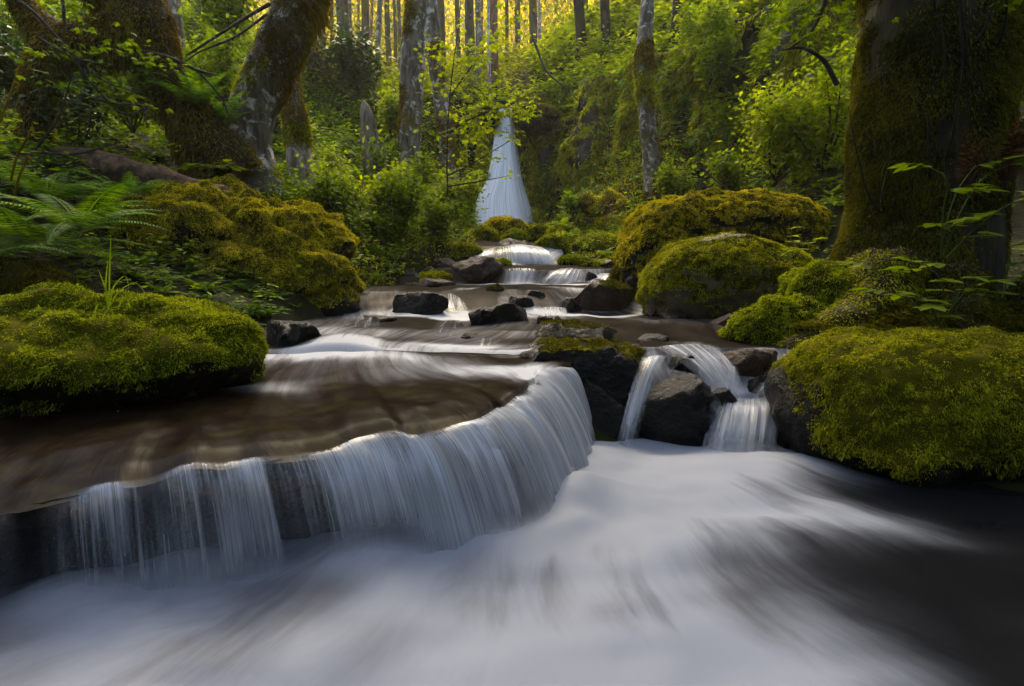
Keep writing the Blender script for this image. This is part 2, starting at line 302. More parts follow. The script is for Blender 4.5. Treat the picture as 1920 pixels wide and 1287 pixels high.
# tongues of foam carried downstream toward the camera
foam += .72*np.exp(-((y-1.55-.10*x)/.34)**2)*sm(1.9, .2, x)*sm(-2.3, -1.2, x)
foam += .62*np.exp(-((x-.25-.35*(2.6-y))/.55)**2)*sm(.2, 1.2, y)*sm(3.6, 2.4, y)
foam += .55*np.exp(-((y-3.1+.42*(x-1.))/.22)**2)*sm(.4, .9, x)*sm(2.6, 1.5, x)
foam -= .35*np.exp(-(((x-.42)/.5)**2+((y-1.5)/.13)**2))+.3*np.exp(-(((x+.9)/.9)**2+((y-1.1)/.22)**2))
foam = foam*(.86+.28*fbm(np.c_[x*1.3, y*2.2, x*0], 3, 9))
z = .12*np.exp(-(dist/.26)**2)*(.7+.6*noise(np.c_[x*3, y*3, x*0], 61))+.04*np.exp(-(c2/.5)**2)+.035*fbm(np.c_[x*1.4, y*2, x*0], 3, 4)*np.clip(foam, 0, 1)+.008*fbm(np.c_[x*2, y*4, x*0], 3, 5)
px_, py_ = x-.75, y-4.6; th = np.arctan2(px_, -py_); rr = np.hypot(px_, py_); flow = np.c_[th*2.2+.25*noise(np.c_[x*.8, y*.8, x*0], 63), rr, x*0]
foam = foam*(.55+.45*sm(.9, 1.9, y+.12*x))-.24*sm(1.9, .7, y)
kind(mk('water', np.c_[x, y, z], grid_faces(len(gy), len(gx)), M['pool'], attrs=dict(foam=foam, flow=flow)), 'structure')
# upper stream as height field
gx = np.linspace(-4.2, 4.2, 340); gy = np.r_[np.linspace(3.7, 4.58, 70), np.linspace(4.6, 10.4, 330), np.linspace(10.42, 22.5, 220)]; X, Y = np.meshgrid(gx, gy); x, y = X.ravel(), Y.ravel()
warp = .28*noise(np.c_[x*.8, x*0+1, x*0], 1)+.12*noise(np.c_[x*2.2, y*.4, x*0], 2)
ye = y+warp*sm(4.6, 5.3, y)+np.where(y < 7.0, .16*np.sin(x*1.6+.6)*sm(4.6, 5.2, y), 0)
z = zwat(ye); lo = y < 4.6; xx = np.interp(y, [3.7, 4.2, 4.35, 4.7, 4.8], [-.25, .0, .32, .56, .61]); z = np.where((y < 4.8) & (x > .9), np.minimum(z, xx+.05*noise(np.c_[x*3, y*2, x*0], 6)), z); z = z+.022*fbm(np.c_[x*1.6, y*1.0, x*0], 3, 21)*sm(4.6, 5, y)
hump = np.exp(-(((x+1.5)/.35)**2+((y-5.0)/.28)**2))*.13; z = z+hump*sm(4.6, 4.75, y)-.07*sm(4.78, 4.6, y)*(x < .9)
gz = np.gradient(z.reshape(X.shape), gy, axis=0).ravel(); gzp = np.roll(gz.reshape(X.shape), -12, 0).ravel()
win = np.exp(-((x-.12)/.28)**2)+np.exp(-((x-.9)/.35)**2)+.8*np.exp(-((x-1.5)/.25)**2)
foam = sm(.10, .55, gz)*np.where(y > 9., .6*np.clip(win, 0, 1), .62*(.2+.8*sm(-.2, .5, noise(np.c_[x*1.9, y*.4, x*0], 31)+.5*noise(np.c_[x*7, y*.5, x*0], 32))))
for xc, yc, rx, ry, a in ((-.35, 7.25, 1.5, .13, .6), (-.95, 7.0, .75, .24, 1.1), (.9, 8.55, .5, .2, .5), (.9, 7.25, 1.4, .10, .55), (.45, 9.38, 1.1, .14, 1.2), (-.5, 4.95, .45, .12, .85), (.2, 4.7, .5, .10, .6), (-1.5, 4.8, .35, .18, .85), (-1.0, 7.6, .22, .3, .9), (-.6, 8.3, .2, .15, .5), (1.25, 7.8, .3, .25, .35), (-.4, 6.9, .9, .25, .35), (-1.6, 5.6, .5, .4, .28), (-.9, 5.5, .6, .3, .2), (-.05, 11.75, .7, .1, .6), (1.5, 5., .3, .2, .3), (-.6, 4.75, .5, .12, .4)):
    foam += a*np.exp(-(((x-xc-.15*np.sin(y*3))/rx)**2+((y-yc-.06*np.sin(x*4))/ry)**2))
foam = foam+sm(1.15, 1.35, x)*sm(2.2, 1.9, x)*(.55*np.exp(-((y-4.35)/.12)**2)+.45*np.exp(-((y-4.05)/.14)**2)+.3*np.exp(-((y-4.62)/.12)**2))
SF = grid_faces(len(gy), len(gx)); SF = SF[(((y > 4.59) | (x > .9)) & ((y < 9.62) | (x > -1.3)) & ((y < 11.9) | (np.abs(x) < 1.15)))[SF].all(1)]
foam = foam+.30*np.clip(.15+.85*noise(np.c_[x*.9, y*.45, x*0], 35)+.3*noise(np.c_[x*2.6, y*1.1, x*0], 36), 0, 1)*sm(10, 8, y)
kind(mk('water', np.c_[x, y, z], SF, M['stream'], attrs=dict(foam=foam, flow=np.c_[x+.25*np.sin(y*1.7)+.1*np.sin(x*3+y*2), y, x*0])), 'structure')
# thin sheet over the brown ledge, from the stream down to the lip
LIP = np.array([(-3.3, 1.35, .34), (-2.4, 1.75, .37), (-1.76, 2.02, .41), (-1.02, 2.34, .49), (-.5, 2.58, .505), (-.21, 2.75, .505), (.02, 3.15, .54), (.12, 3.55, .575), (.22, 3.9, .595), (.46, 4.2, .56)])
NCOL = 420; lip = spline(LIP, NCOL); _s = np.arange(NCOL)/NCOL*4.; _q = np.c_[_s*3, _s*0, _s*0]; lip[:, 2] += .024*noise(_q, 1)+.016*noise(_q*3.1, 2); lip[:, 0] += .04*noise(_q, 3)*.5; lip[:, 1] -= .06*noise(_q, 4)+.03*noise(_q*3, 5)
BACK = spline([(-4.2, 3.6, .62), (-3.4, 4.2, .63), (-2.6, 4.6, .61), (-1.6, 4.8, .60), (-.8, 4.8, .605), (-.2, 4.8, .61), (.2, 4.8, .61), (.55, 4.8, .61)], NCOL)
nr = 110; t = np.linspace(0, 1, nr)[:, None, None]; G = BACK[None]*(1-t)+lip[None]*t
Gf = G.reshape(-1, 3).copy(); tt = np.repeat(t[:, 0, 0], NCOL); ss = np.tile(np.linspace(0, 1, NCOL), nr)
edge = np.clip(np.minimum(tt, 1-tt)*6, 0, 1)
Gf[:, 2] += edge*(.025*fbm(np.c_[Gf[:, :2]*1.5, Gf[:, :1]*0], 4, 41)+.04*noise(np.c_[Gf[:, :2]*.9, Gf[:, :1]*0], 45))-.03*sm(.93, 1, tt)-.05*sm(.10, .0, tt)
x, y = Gf[:, 0], Gf[:, 1]
foam = .30*np.exp(-(((x+.65)/.5)**2+((y-4.0)/.45)**2))+.75*np.exp(-(((x+.1)/.32)**2+((y-4.1)/.16)**2))+.8*np.exp(-(((x-.15)/.14)**2+((y-3.9)/.3)**2))+.75*np.exp(-(((x+1.55)/.42)**2+((y-4.45)/.22)**2))+.5*np.exp(-(((x+1.1)/.5)**2+((y-4.35)/.18)**2))
foam += .35*np.exp(-(((x+2.1)/.6)**2+((y-3.35-.25*(x+2.1))/.07)**2))+.3*np.exp(-(((x+1.45)/.18)**2+((y-3.4)/.09)**2))+.25*sm(.93, 1, tt)*sm(.45, .8, ss)+.05*sm(.45, .8, ss)
foam = foam+.22*np.clip(.1+noise(np.c_[ss*7, tt*1.1, ss*0], 37)+.4*noise(np.c_[ss*17, tt*2, ss*0], 38), 0, 1)*sm(.22, .45, ss)*sm(1., .6, tt)
kind(mk('water', Gf, grid_faces(nr, NCOL), M['shelf'], attrs=dict(foam=foam, flow=np.c_[ss*4.+.12*np.sin(tt*5+ss*9), tt*2.4, ss*0])), 'structure')
def fall(name, label, top, bot, dens, mat, a=.15, rows=44, cols=160, corr=.02, layers=2, bow=0., wave=9., cat='waterfall', part='water_sheet', ft_=.7, root=None):
    root = root or empty(name, label, cat, tuple(np.mean(np.asarray(bot, float), 0)))
    off = np.array(root.location); T = spline(top, cols); B = spline(bot, cols)
    L = np.r_[0, np.cumsum(np.linalg.norm(np.diff((T+B)/2, axis=0), axis=1))]
    for k in range(layers):
        t = np.linspace(0, 1, rows)[:, None]; h = t; zz = a*t+(1-a)*t*t
        V = np.empty((rows, cols, 3)); V[..., :2] = T[None, :, :2]*(1-h[..., None])+B[None, :, :2]*h[..., None]; V[..., 2] = T[None, :, 2]*(1-zz)+B[None, :, 2]*zz
        nv = nrm(np.r_[np.diff(T[:, :2], axis=0), [T[-1, :2]-T[-2, :2]]]); nv = np.c_[nv[:, 1], -nv[:, 0]]
        s_ = np.tile(L, rows); tt = np.repeat(t[:, 0], cols)
        w = (noise(np.c_[s_*wave, tt*.8, s_*0+k*3], 7+k)+.5*noise(np.c_[s_*wave*2.7, tt*1.2, s_*0+k], 8+k))*corr*sm(0, .35, tt)
        o = (w+bow*np.sin(np.pi*np.clip(tt, 0, 1))+(.012-.02*k)*(1 if layers > 1 else 0)).reshape(rows, cols)
        V[..., :2] += nv[None]*o[..., None]; V[..., 2] += .004
        u = np.tile(np.linspace(0, 1, cols), rows); d = dens(u, tt, s_)-.06*k
        mk(part, V.reshape(-1, 3)-off, grid_faces(rows, cols), mat, root, attrs=dict(dens=d, fade=1-.92*sm(.72, 1, tt+.12*noise(np.c_[s_*4, s_*0, s_*0], 19))*ft_, flow=np.c_[s_+k*7.3, tt*np.linalg.norm(T-B, axis=1).mean(), s_*0+k*2]))
    return root
ft = spline([(-3.4, 1.2, -.05), (-2.45, 1.62, -.05), (-1.84, 1.90, -.05), (-.95, 2.16, -.04), (-.35, 2.34, -.03), (.03, 2.50, -.03), (.33, 2.95, -.03), (.50, 3.45, -.03), (.60, 3.85, -.02), (.62, 4.22, 0)], NCOL)
i0 = 55
def d_main(u, t, s):
    b = .09*noise(np.c_[s*3.4, t*.3, s*0], 18)+.15*noise(np.c_[s*8, t*.7, s*0], 16)-.22*sm(.16, .0, t+.16*noise(np.c_[s*6, s*0, s*0], 17))+np.interp(u, [0, .1, .14, .28, .33, .45, .6, .72, .85, 1], [.10, .28, .30, .36, .58, .60, .60, .64, .74, .78])
    return b+.05*(1-t)*sm(.3, .5, u)+.25*sm(.5, 1, t)*sm(.6, .9, u)
fall('waterfall', 'wide low curtain waterfall pouring over the brown ledge in front', lip[40:], ft[40:], d_main, M['fall'], .12, 60, 420, .022, ft_=1.)
# rock wall behind the curtain
rw = []
for k, (dz, db) in enumerate(np.c_[np.linspace(0, 1, 40), np.linspace(0, 1, 40)]):
    q = lip.copy(); nv = nrm(np.gradient(lip[:, :2], axis=0)); nv = np.c_[nv[:, 1], -nv[:, 0]]
    q[:, 2] = lip[:, 2]-.02-dz*.75; q[:, :2] -= nv*(.05+.12*np.sin(dz*2.6))[..., None] if False else nv*(.045+.12*math.sin(dz*2.6)); rw.append(q)
rw = np.array(rw).reshape(-1, 3); rn = fbm(rw*np.array([2.2, 2.2, 5.]), 5, 51)*.075+.03*np.sign(noise(rw*np.array([1.5, 1.5, 9]), 52))*np.abs(noise(rw*np.array([1.5, 1.5, 9]), 52))**.5; rn = np.maximum(rn, -.05); rw[:, 1] += rn; rw[:, 0] -= rn*.6
tag(mk('rock_ledge', rw, grid_faces(40, NCOL)[:, ::-1], M['ledge_rock']), 'black dripping rock ledge behind the wide front curtain of water', 'rock ledge')

# ------------------------------------------------------------------ boulders
def boulder(name, label, c, r, lobes=(), sub=5, amp=.12, fr=1.6, rock='wet_rock', moss=None, n=0, ln=.03, wd=.008, mask=None, droop=.35, seed=0, group=None, rz=0., cat='boulder', cush=.0, cfr=5., flat=None, ridge=0., squash=2., facets=0):
    c = np.asarray(c, float); D, Fc = ico(sub); L = [((0, 0, 0), r)]+list(lobes); R = []
    cr, sr = math.cos(rz), math.sin(rz); Dl = np.c_[D[:, 0]*cr+D[:, 1]*sr, -D[:, 0]*sr+D[:, 1]*cr, D[:, 2]]
    for o, q in L:
        o = np.asarray(o, float); q = np.asarray(q, float); d = Dl/q; e = o/q; A_ = (d*d).sum(1); B_ = (d*e).sum(1); C_ = (e*e).sum()-1; ds = B_*B_-A_*C_
        if squash != 2. and not o.any(): R.append(1/((np.abs(Dl/q)**squash).sum(1))**(1/squash)); continue
        R.append(np.where(ds > 0, (B_+np.sqrt(np.maximum(ds, 0)))/A_, 0))
    R = np.array(R); R = (np.maximum(R, 1e-3)**9).sum(0)**(1/9.)
    s = np.mean(r); V = D*R[:, None]; q = V/s
    dn = fbm(q*fr+seed*3.7, 5, seed); V = V*(1+amp*dn)[:, None]
    if ridge: V = V*(1+ridge*(1-2*np.abs(noise(q*fr*1.3+seed, seed+3))))[:, None]
    if cush: V = V+D*(cush*(np.abs(fbm(V*cfr+seed, 3, seed+7))*1.2-.3))[:, None]
    if facets:
        gg = np.random.default_rng(seed+77); q0 = np.asarray(r)
        for k in range(facets):
            nn_ = nrm(gg.normal(size=3)*np.array([1, 1, .7])+np.array([0, -.3, .2])); ext = np.sqrt(((nn_*q0)**2).sum()); ex = np.maximum(0, V@nn_-ext*gg.uniform(.62, .9)); V = V-nn_*(ex*.88)[:, None]
        V = V*(1+.03*fbm(V/s*5, 4, seed+2))[:, None]
    if flat is not None: V[:, 2] = np.minimum(V[:, 2], flat+.15*(V[:, 2]-flat)+.02*noise(V*4, 2))
    o = mk(name, V, Fc, M[rock]); o.location = c; tag(o, label, cat, group)
    if moss and n:
        mm = mask or (lambda p, N: sm(-.15, .3, N[:, 2]+.25*fbm(p*2.5+seed, 3, seed+1)))
        Pt, N = sample(V, Fc, n, lambda p, N: mm(p+c, N)); d = N*.75+rng.normal(size=N.shape)*.45+np.array([0, 0, -droop])
        tf = np.clip(.8+.85*noise((Pt+c)*(.55/ln), 3)+.5*noise((Pt+c)*(.22/ln), 4), .45, 1.9); l = ln*rng.uniform(.6, 1.3, len(Pt))*tf; K = kites(Pt+N*(ln*.35*(tf-.5))[:, None], d, l, wd*rng.uniform(.7, 1.4, len(Pt)), l*.35*droop)
        mk('moss', *K, M[moss], o, smooth=False)
        # dense cushion just under the tips so that gaps read as moss, not as rock
        Nv = np.zeros_like(V); T = V[Fc]; fn = np.cross(T[:, 1]-T[:, 0], T[:, 2]-T[:, 0])
        for k in range(3): np.add.at(Nv, Fc[:, k], fn)
        Nv = nrm(Nv); w = mm(V+c, Nv); keep = (w[Fc].min(1) > .35)
        if keep.any():
            idx = np.unique(Fc[keep]); mp = -np.ones(len(V), int); mp[idx] = np.arange(len(idx))
            Vc = V[idx]+Nv[idx]*(ln*.05+.002*(1+fbm(V[idx]*14, 3, 5)))[:, None]
            mk('moss_cushion', Vc, mp[Fc[keep]], M['moss_base'], o)
    return o
def half(p0, p1, q0, q1, Y):  # centre and half sizes of something seen in a photo box at distance Y
    a, b = P(p0, q0, Y), P(p1, q1, Y); return (a+b)/2, abs(b[0]-a[0])/2, abs(a[2]-b[2])/2
# foreground left
boulder('mossy_boulder', 'long low boulder thick with lime green moss beside the brown ledge', (-3.0, 3.38, .72), (1.32, .62, .36), [((-.5, -.25, -.1), (.8, .5, .34)), ((.75, .12, .06), (.55, .45, .28))], 6, .07, 1.8, 'wet_rock', 'moss_lime', 190000, .020, .0052,
        lambda p, N: sm(-.55, -.1, N[:, 2]+.25*fbm(p*3, 3, 2))*sm(.36, .60, p[:, 2]+.22*fbm(p*2.2, 4, 4)-.06*(p[:, 0]+2.4)), .5, 1, rz=.05, cush=.10, cfr=2.6, ridge=.03)
c, rx, rzz = half(230, 650, 345, 590, 7.8)
boulder('mossy_boulder', 'huge lumpy boulder covered in golden brown moss on the left bank', (-3.82, 7.9, 1.35), (1.35, 1.0, .95), [((-.55, .7, .35), (.85, .9, .82)), ((1.05, -.35, -.38), (.72, .62, .52)), ((.35, -.6, -.3), (.8, .6, .6)), ((-.5, -.55, .1), (.7, .6, .65)), ((.55, .35, .25), (.7, .8, .55))], 6, .10, 1.7, 'wet_rock', 'moss_gold', 320000, .027, .008,
        lambda p, N: sm(-.7, -.2, N[:, 2]+.3*fbm(p*1.6, 3, 2))*sm(.72, .95, p[:, 2]+.15*fbm(p*2, 3, 4)), .55, 2, cush=.24, cfr=1.9, ridge=.05)
boulder('mossy_boulder', 'small golden moss boulder jutting beside the green shrubs', P(582, 430, 8.7), (.26, .25, .17), (), 5, .1, 1.6, 'wet_rock', 'moss_gold', 9000, .045, .012, None, .5, 3, cush=.03)
boulder('mossy_boulder', 'dim mossy lump under the ferns at the left picture edge', P(10, 560, 4.6), (.55, .4, .3), (), 5, .1, 1.6, 'wet_rock', 'moss_olive', 16000, .03, .009, None, .4, 4, cush=.04)
# right
boulder('mossy_boulder', 'big flat topped boulder with golden moss behind the right stream bank', P(1345, 452, 8.9), (1.45, 1.0, .66), [((-.95, -.5, -.35), (.55, .6, .62)), ((.5, 0, .1), (.9, .9, .5))], 6, .07, 1.5, 'wet_rock', 'moss_gold', 220000, .023, .008,
        lambda p, N: sm(-.4, .1, N[:, 2]+.3*fbm(p*1.6, 3, 2)), .5, 5, cush=.08, cfr=3., squash=3.)
boulder('mossy_boulder', 'boulder with a bare brown crown and yellow moss sides on right bank', P(1358, 530, 7.3), (1.02, .85, .58), [((-.55, -.2, -.1), (.5, .5, .48)), ((.5, .1, -.02), (.6, .6, .5))], 6, .08, 1.5, 'dry_rock', 'moss_yellow', 130000, .025, .0075,
        lambda p, N: sm(-.35, .0, N[:, 2]+.35*fbm(p*1.7, 3, 2))*(1-.97*np.exp(-((p[:, 0]-2.55-.3*noise(p*4, 3))/.42)**2-((p[:, 1]-7.05)/.28)**2-((p[:, 2]-1.75)/.25)**2)), .5, 6, cush=.05, cfr=3.)
boulder('mossy_boulder', 'large dark boulder draped with olive moss at right edge of pool', (2.62, 3.72, .36), (1.12, .62, .50), [((-.62, .05, -.05), (.45, .5, .44)), ((.6, -.1, 0), (.9, .6, .46))], 6, .06, 1.5, 'wet_rock', 'moss_olive2', 0, 0, 0, None, .5, 7) if False else None
boulder('mossy_boulder', 'large dark boulder draped with olive moss at right edge of pool', (2.93, 3.78, .36), (.98, .60, .50), [((-.48, .12, -.02), (.46, .45, .48)), ((.6, -.1, 0), (.9, .6, .46))], 6, .06, 1.5, 'wet_rock', 'moss_yellow', 260000, .020, .0052,
        lambda p, N: sm(1.88, 2.0, p[:, 0]-.25*(.5-p[:, 2])+.08*fbm(p*4, 3, 4))*sm(.02, .2, p[:, 2]+.10*fbm(p*3, 3, 4)-.04*np.sin(p[:, 0]*3))*sm(-.75, -.3, N[:, 2]), .75, 7, cush=.035, cfr=4., squash=3.)
# stones round the foot of the tall waterfall: label, photo box, distance, moss
for k, (lb, bx, Y, ms) in enumerate((
        ('orange moss boulder directly below the tall waterfall', (905, 990, 408, 458), 14.6, 'moss_gold'),
        ('rounded mossy stone left of and below the orange boulder', (880, 935, 428, 458), 14.2, 'moss_yellow'),
        ('small bright moss stone in front of the orange boulder', (943, 985, 434, 458), 13.8, 'moss_lime'),
        ('mossy stone just right of the orange boulder', (984, 1030, 422, 448), 14.6, 'moss_yellow'),
        ('square mossy stone between waterfall foot and driftwood root', (1026, 1080, 424, 452), 14.2, 'moss_yellow'),
        ('round bright moss stone right of the upper cascade', (1006, 1062, 442, 482), 13.0, 'moss_lime'),
        ('broad lime moss slab beside the upper cascade', (1070, 1196, 438, 492), 12.6, 'moss_lime'),
        ('dark sided mossy stone behind the lime slab under the driftwood', (1108, 1206, 418, 446), 14.2, 'moss_yellow'),
        ('low moss pad at the stream edge below the lime slab', (1050, 1100, 482, 500), 12.0, 'moss_lime'),
        ('tiny moss pillow in the water before the upper cascade', (917, 955, 487, 501), 11.6, 'moss_lime'),
        ('flat mossy stone on left of the upper cascade', (818, 905, 460, 500), 12.3, 'moss_yellow'),
        ('mossy stone half under green shrubs on the left bank', (684, 762, 470, 528), 10.4, 'moss_lime'),
        ('thin mossy slab on wet stones left of the stream', (782, 846, 513, 532), 9.6, 'moss_yellow'),
        ('mossy rock leaning by the water under the golden flat boulder', (1158, 1215, 476, 540), 8.6, 'moss_olive'),
        ('mossy lip rock right of the top of the tall waterfall', (962, 1046, 190, 236), 21.2, 'moss_olive'), ('small mossy lip rock left of the top of the tall waterfall', (898, 934, 196, 232), 21.2, 'moss_olive'),
        ('mossy mound below the cliff beside the driftwood root', (1180, 1260, 390, 450), 12.5, 'moss_olive'))):
    c, rx, rz_ = half(*bx, Y); c[1] += rx*.5
    boulder('mossy_stone', lb, c-np.array([0, 0, .25*rz_]), (rx, rx*.8, rz_*1.25), (), 5, .12, 1.7, 'wet_rock', ms, 9000, .05, .016, lambda p, N: sm(-.25, .15, N[:, 2]), .4, 20+k, cush=.03, cfr=4., cat='stone', squash=2.6)
for k, (lb, bx, Y, rk, ms) in enumerate((
        ('dark wet stone left of the small white chute mid stream', (728, 842, 550, 598), 7.15, 'wet_rock', 0),
        ('smooth black rock dome standing alone in mid stream', (883, 990, 572, 624), 6.2, 'wet_rock', 0),
        ('broad dark rock with a mossy corner under the right boulders', (1085, 1205, 528, 598), 7.7, 'brown_rock', 'moss_olive'),
        ('square brown stone wedged against the right boulder', (1174, 1214, 516, 560), 8.1, 'brown_rock', 0),
        ('dark stone at foot of the golden left boulder', (655, 715, 518, 562), 9.2, 'wet_rock', 'moss_olive'),
        ('brown hump of rock left of the stepped mid falls', (846, 948, 486, 534), 9.75, 'brown_rock', 0),
        ('tilted grey stone on left bank behind brown hump', (812, 858, 484, 514), 11, 'brown_rock', 0),
        ('flat dark rock with moss patches in front of mid stream', (960, 1200, 612, 690), 5.2, 'wet_rock', 'moss_olive'),
        ('mossy wet rock at the lip of the small right cascade', (1120, 1240, 652, 712), 4.75, 'wet_rock', 'moss_olive'),
        ('black rock face between the curtain fall and small cascade', (1050, 1200, 715, 885), 4.2, 'wet_rock', 0),
        ('round black rock under the small cascade', (1190, 1345, 712, 850), 4.15, 'wet_rock', 0),
        ('slanting red brown rock in the small right cascade', (1345, 1465, 646, 735), 4.55, 'brown_rock', 0),
        ('small black rock below the slanting brown rock', (1390, 1470, 705, 770), 4.35, 'wet_rock', 0),
        ('low dark stone between golden boulder and mid stream', (612, 668, 572, 602), 7.3, 'wet_rock', 0), ('flat brown stone under the thin mossy slab', (765, 850, 524, 548), 9.0, 'brown_rock', 0), ('wet stone left of the brown hump by the little white chute', (786, 826, 498, 522), 10.1, 'wet_rock', 0),
        ('dark stone splitting the right veils of the mid falls', (1096, 1122, 508, 536), 9.7, 'wet_rock', 0), ('small black stone just upstream of the flat mossy rock', (1008, 1062, 594, 618), 6.0, 'wet_rock', 0), ('dark rock on right bank above the brown stone', (1212, 1264, 562, 604), 6.9, 'brown_rock', 0),
        ('dark rock breaking the flow just above the ledge', (846, 915, 628, 660), 5.35, 'wet_rock', 0), ('little stone in shallow flow beside the lime boulder end', (604, 652, 634, 658), 5.0, 'wet_rock', 0), ('black bank stone left of the little white chute', (722, 790, 506, 530), 9.9, 'wet_rock', 'moss_olive'),
        ('mossy capped stone at the middle of the wide sloping veil', (905, 952, 536, 566), 8.1, 'wet_rock', 'moss_olive'), ('pointed dark stone poking out of the wide sloping veil', (985, 1024, 543, 576), 7.9, 'wet_rock', 0), ('low wet stone at right end of the sloping veil', (1048, 1092, 560, 588), 7.5, 'wet_rock', 0),
        ('long flat dark stone on the left under the white hump of water', (672, 748, 590, 612), 6.4, 'wet_rock', 0), ('brown stone peeping from the flow left of the black dome', (820, 872, 602, 622), 6.0, 'brown_rock', 0), ('small mossy stone in front of the half buried mossy stone', (700, 742, 522, 542), 9.3, 'brown_rock', 'moss_olive'),
        ('cluster stone close behind the black wet dome', (952, 998, 556, 580), 7.4, 'wet_rock', 0), ('wet ledge stone where the flow turns toward the right cascade', (1195, 1262, 628, 656), 5.1, 'wet_rock', 0),
        ('small wet rock parting the fan of the right cascade', (1255, 1312, 668, 708), 4.55, 'wet_rock', 0), ('dark knob of rock between the two steps of the right cascade', (1338, 1384, 730, 778), 4.2, 'wet_rock', 0), ('wet brown knob under the slanting streak of water', (1440, 1492, 688, 742), 4.4, 'brown_rock', 0),
        ('black rock wall left of the olive moss boulder', (1470, 1560, 660, 880), 3.95, 'wet_rock', 0),
        ('dark stone beneath the right end of lime boulder', (470, 612, 600, 668), 4.95, 'wet_rock', 0),
        ('wet black stone at left end of the curtain fall', (-60, 70, 935, 1060), 2.12, 'wet_rock', 0),
        ('brown stone at stream edge under the root mound', (1330, 1400, 590, 635), 5.9, 'brown_rock', 0),
        ('small dark stone at foot of right mossy boulder', (1240, 1300, 585, 618), 6.4, 'wet_rock', 0),
        ('low black stone by the left bank mid stream', (600, 665, 548, 580), 8.6, 'wet_rock', 0),
        ('dark pebble sized rock near the left chute', (750, 800, 530, 552), 9.3, 'wet_rock', 0),
        ('flat grey stone in shallow water under lime slab', (1120, 1190, 488, 508), 11.3, 'brown_rock', 0),
        ('black rock dome that the upper cascade runs over', (915, 1020, 449, 500), 12.9, 'wet_rock', 0))):
    c, rx, rz_ = half(*bx, Y); c[1] += rx*.4
    boulder('wet_rock', lb, c-np.array([0, 0, .2*rz_]), (rx*1.02, max(rx*.75, .1), rz_*1.2), (), 5, .16, 1.5, rk, ms or None, 4500 if ms else 0, .022, .007, lambda p, N: sm(.55, .95, N[:, 2]+.6*fbm(p*2.2+1, 3, 9)), .4, 50+k, cat='rock', ridge=.07, squash=2.7, facets=9)

boulder('wet_rock', 'wide black rock shelf with thin moss between both foreground falls', (.70, 4.74, .16), (.62, .62, .47), (), 6, .10, 1.8, 'wet_rock', 'moss_olive', 22000, .02, .007, lambda p, N: sm(.8, 1.1, N[:, 2]+.6*fbm(p*2+1, 3, 9)), .3, 93, cat='rock', ridge=.08, squash=4., facets=4)
# ------------------------------------------------------------------ smaller falls
def pl(*q): return [P(*a) for a in q]
def dn(v, tl=0): return lambda u, t, s: v-.22*(np.abs(u-.5)*2)**4+tl*t
fall('cascade', 'white strands of water falling right of the slanting brown rock', pl((1345, 742, 4.3), (1395, 748, 4.28), (1462, 745, 4.3)), [PZ(1318, 842, 0), PZ(1390, 856, 0), PZ(1452, 850, 0)], dn(.60, .1), M['casc'], .15, 36, 140, .03, 2, .02, cat='cascade')
fall('cascade', 'small fan of water spilling left of the slanting brown rock', pl((1225, 652, 4.75), (1285, 646, 4.8), (1345, 650, 4.85)), pl((1345, 745, 4.25), (1372, 748, 4.25), (1400, 748, 4.25)), dn(.55, .06), M['casc'], .5, 36, 140, .03, 2, .05, cat='cascade')
fall('cascade', 'thin ribbon of water left of the round black rock', pl((1205, 672, 4.6), (1225, 668, 4.6), (1250, 668, 4.6)), [PZ(1156, 835, 0), PZ(1172, 838, 0), PZ(1192, 836, 0)], dn(.56, .06), M['casc'], .3, 36, 80, .015, 2, .03, cat='cascade')
fall('cascade', 'slanting streak of water along the black rock wall', pl((1485, 655, 4.5), (1500, 660, 4.5), (1515, 668, 4.45)), pl((1420, 770, 4.2), (1440, 775, 4.18), (1462, 778, 4.15)), dn(.52, .1), M['casc'], .5, 30, 80, .015, 2, .02, cat='cascade')
fall('cascade', 'lacy strand of water right of the slanting brown rock', pl((1462, 668, 4.6), (1482, 664, 4.62), (1500, 668, 4.6)), pl((1400, 755, 4.2), (1425, 760, 4.2), (1448, 762, 4.2)), dn(.52, .06), M['casc'], .6, 30, 90, .03, 2, .03, cat='cascade')
fall('cascade', 'lacy sheet spilling over the round black rock edge', pl((1240, 690, 4.5), (1290, 700, 4.45), (1340, 720, 4.35)), pl((1300, 760, 4.1), (1340, 790, 4.06), (1372, 800, 4.05)), dn(.42, .06), M['casc'], .7, 30, 120, .03, 2, .05, cat='cascade')
fall('cascade', 'narrow white thread falling by the small black rock', pl((1355, 690, 4.5), (1368, 688, 4.5), (1384, 690, 4.5)), pl((1340, 760, 4.22), (1356, 764, 4.22), (1380, 764, 4.22)), dn(.55, .06), M['casc'], .4, 24, 60, .015, 1, .02, cat='cascade')
fall('cascade', 'white fan cascade over the rock dome below the tall waterfall', pl((893, 470, 12.9), (930, 464, 12.75), (975, 459, 12.7), (1010, 463, 12.8)), pl((868, 489, 12.1), (915, 499, 11.95), (985, 500, 11.9), (1042, 498, 11.95)), lambda u, t, s: .58+.18*sm(.55, .75, u)+.16*sm(.3, .1, u)-.12*np.exp(-((u-.42)/.12)**2)+.1*t, M['casc'], .35, 30, 160, .03, 2, .1, 5., cat='cascade')
fall('cascade', 'row of thin water strands over the dark mid ledge', pl((944, 505, 10.0), (975, 503, 10.0), (1004, 504, 10.0)), pl((946, 531, 9.72), (975, 532, 9.7), (1004, 532, 9.72)), dn(.56, .0), M['casc'], .1, 20, 80, .01, 1, 0, cat='cascade')
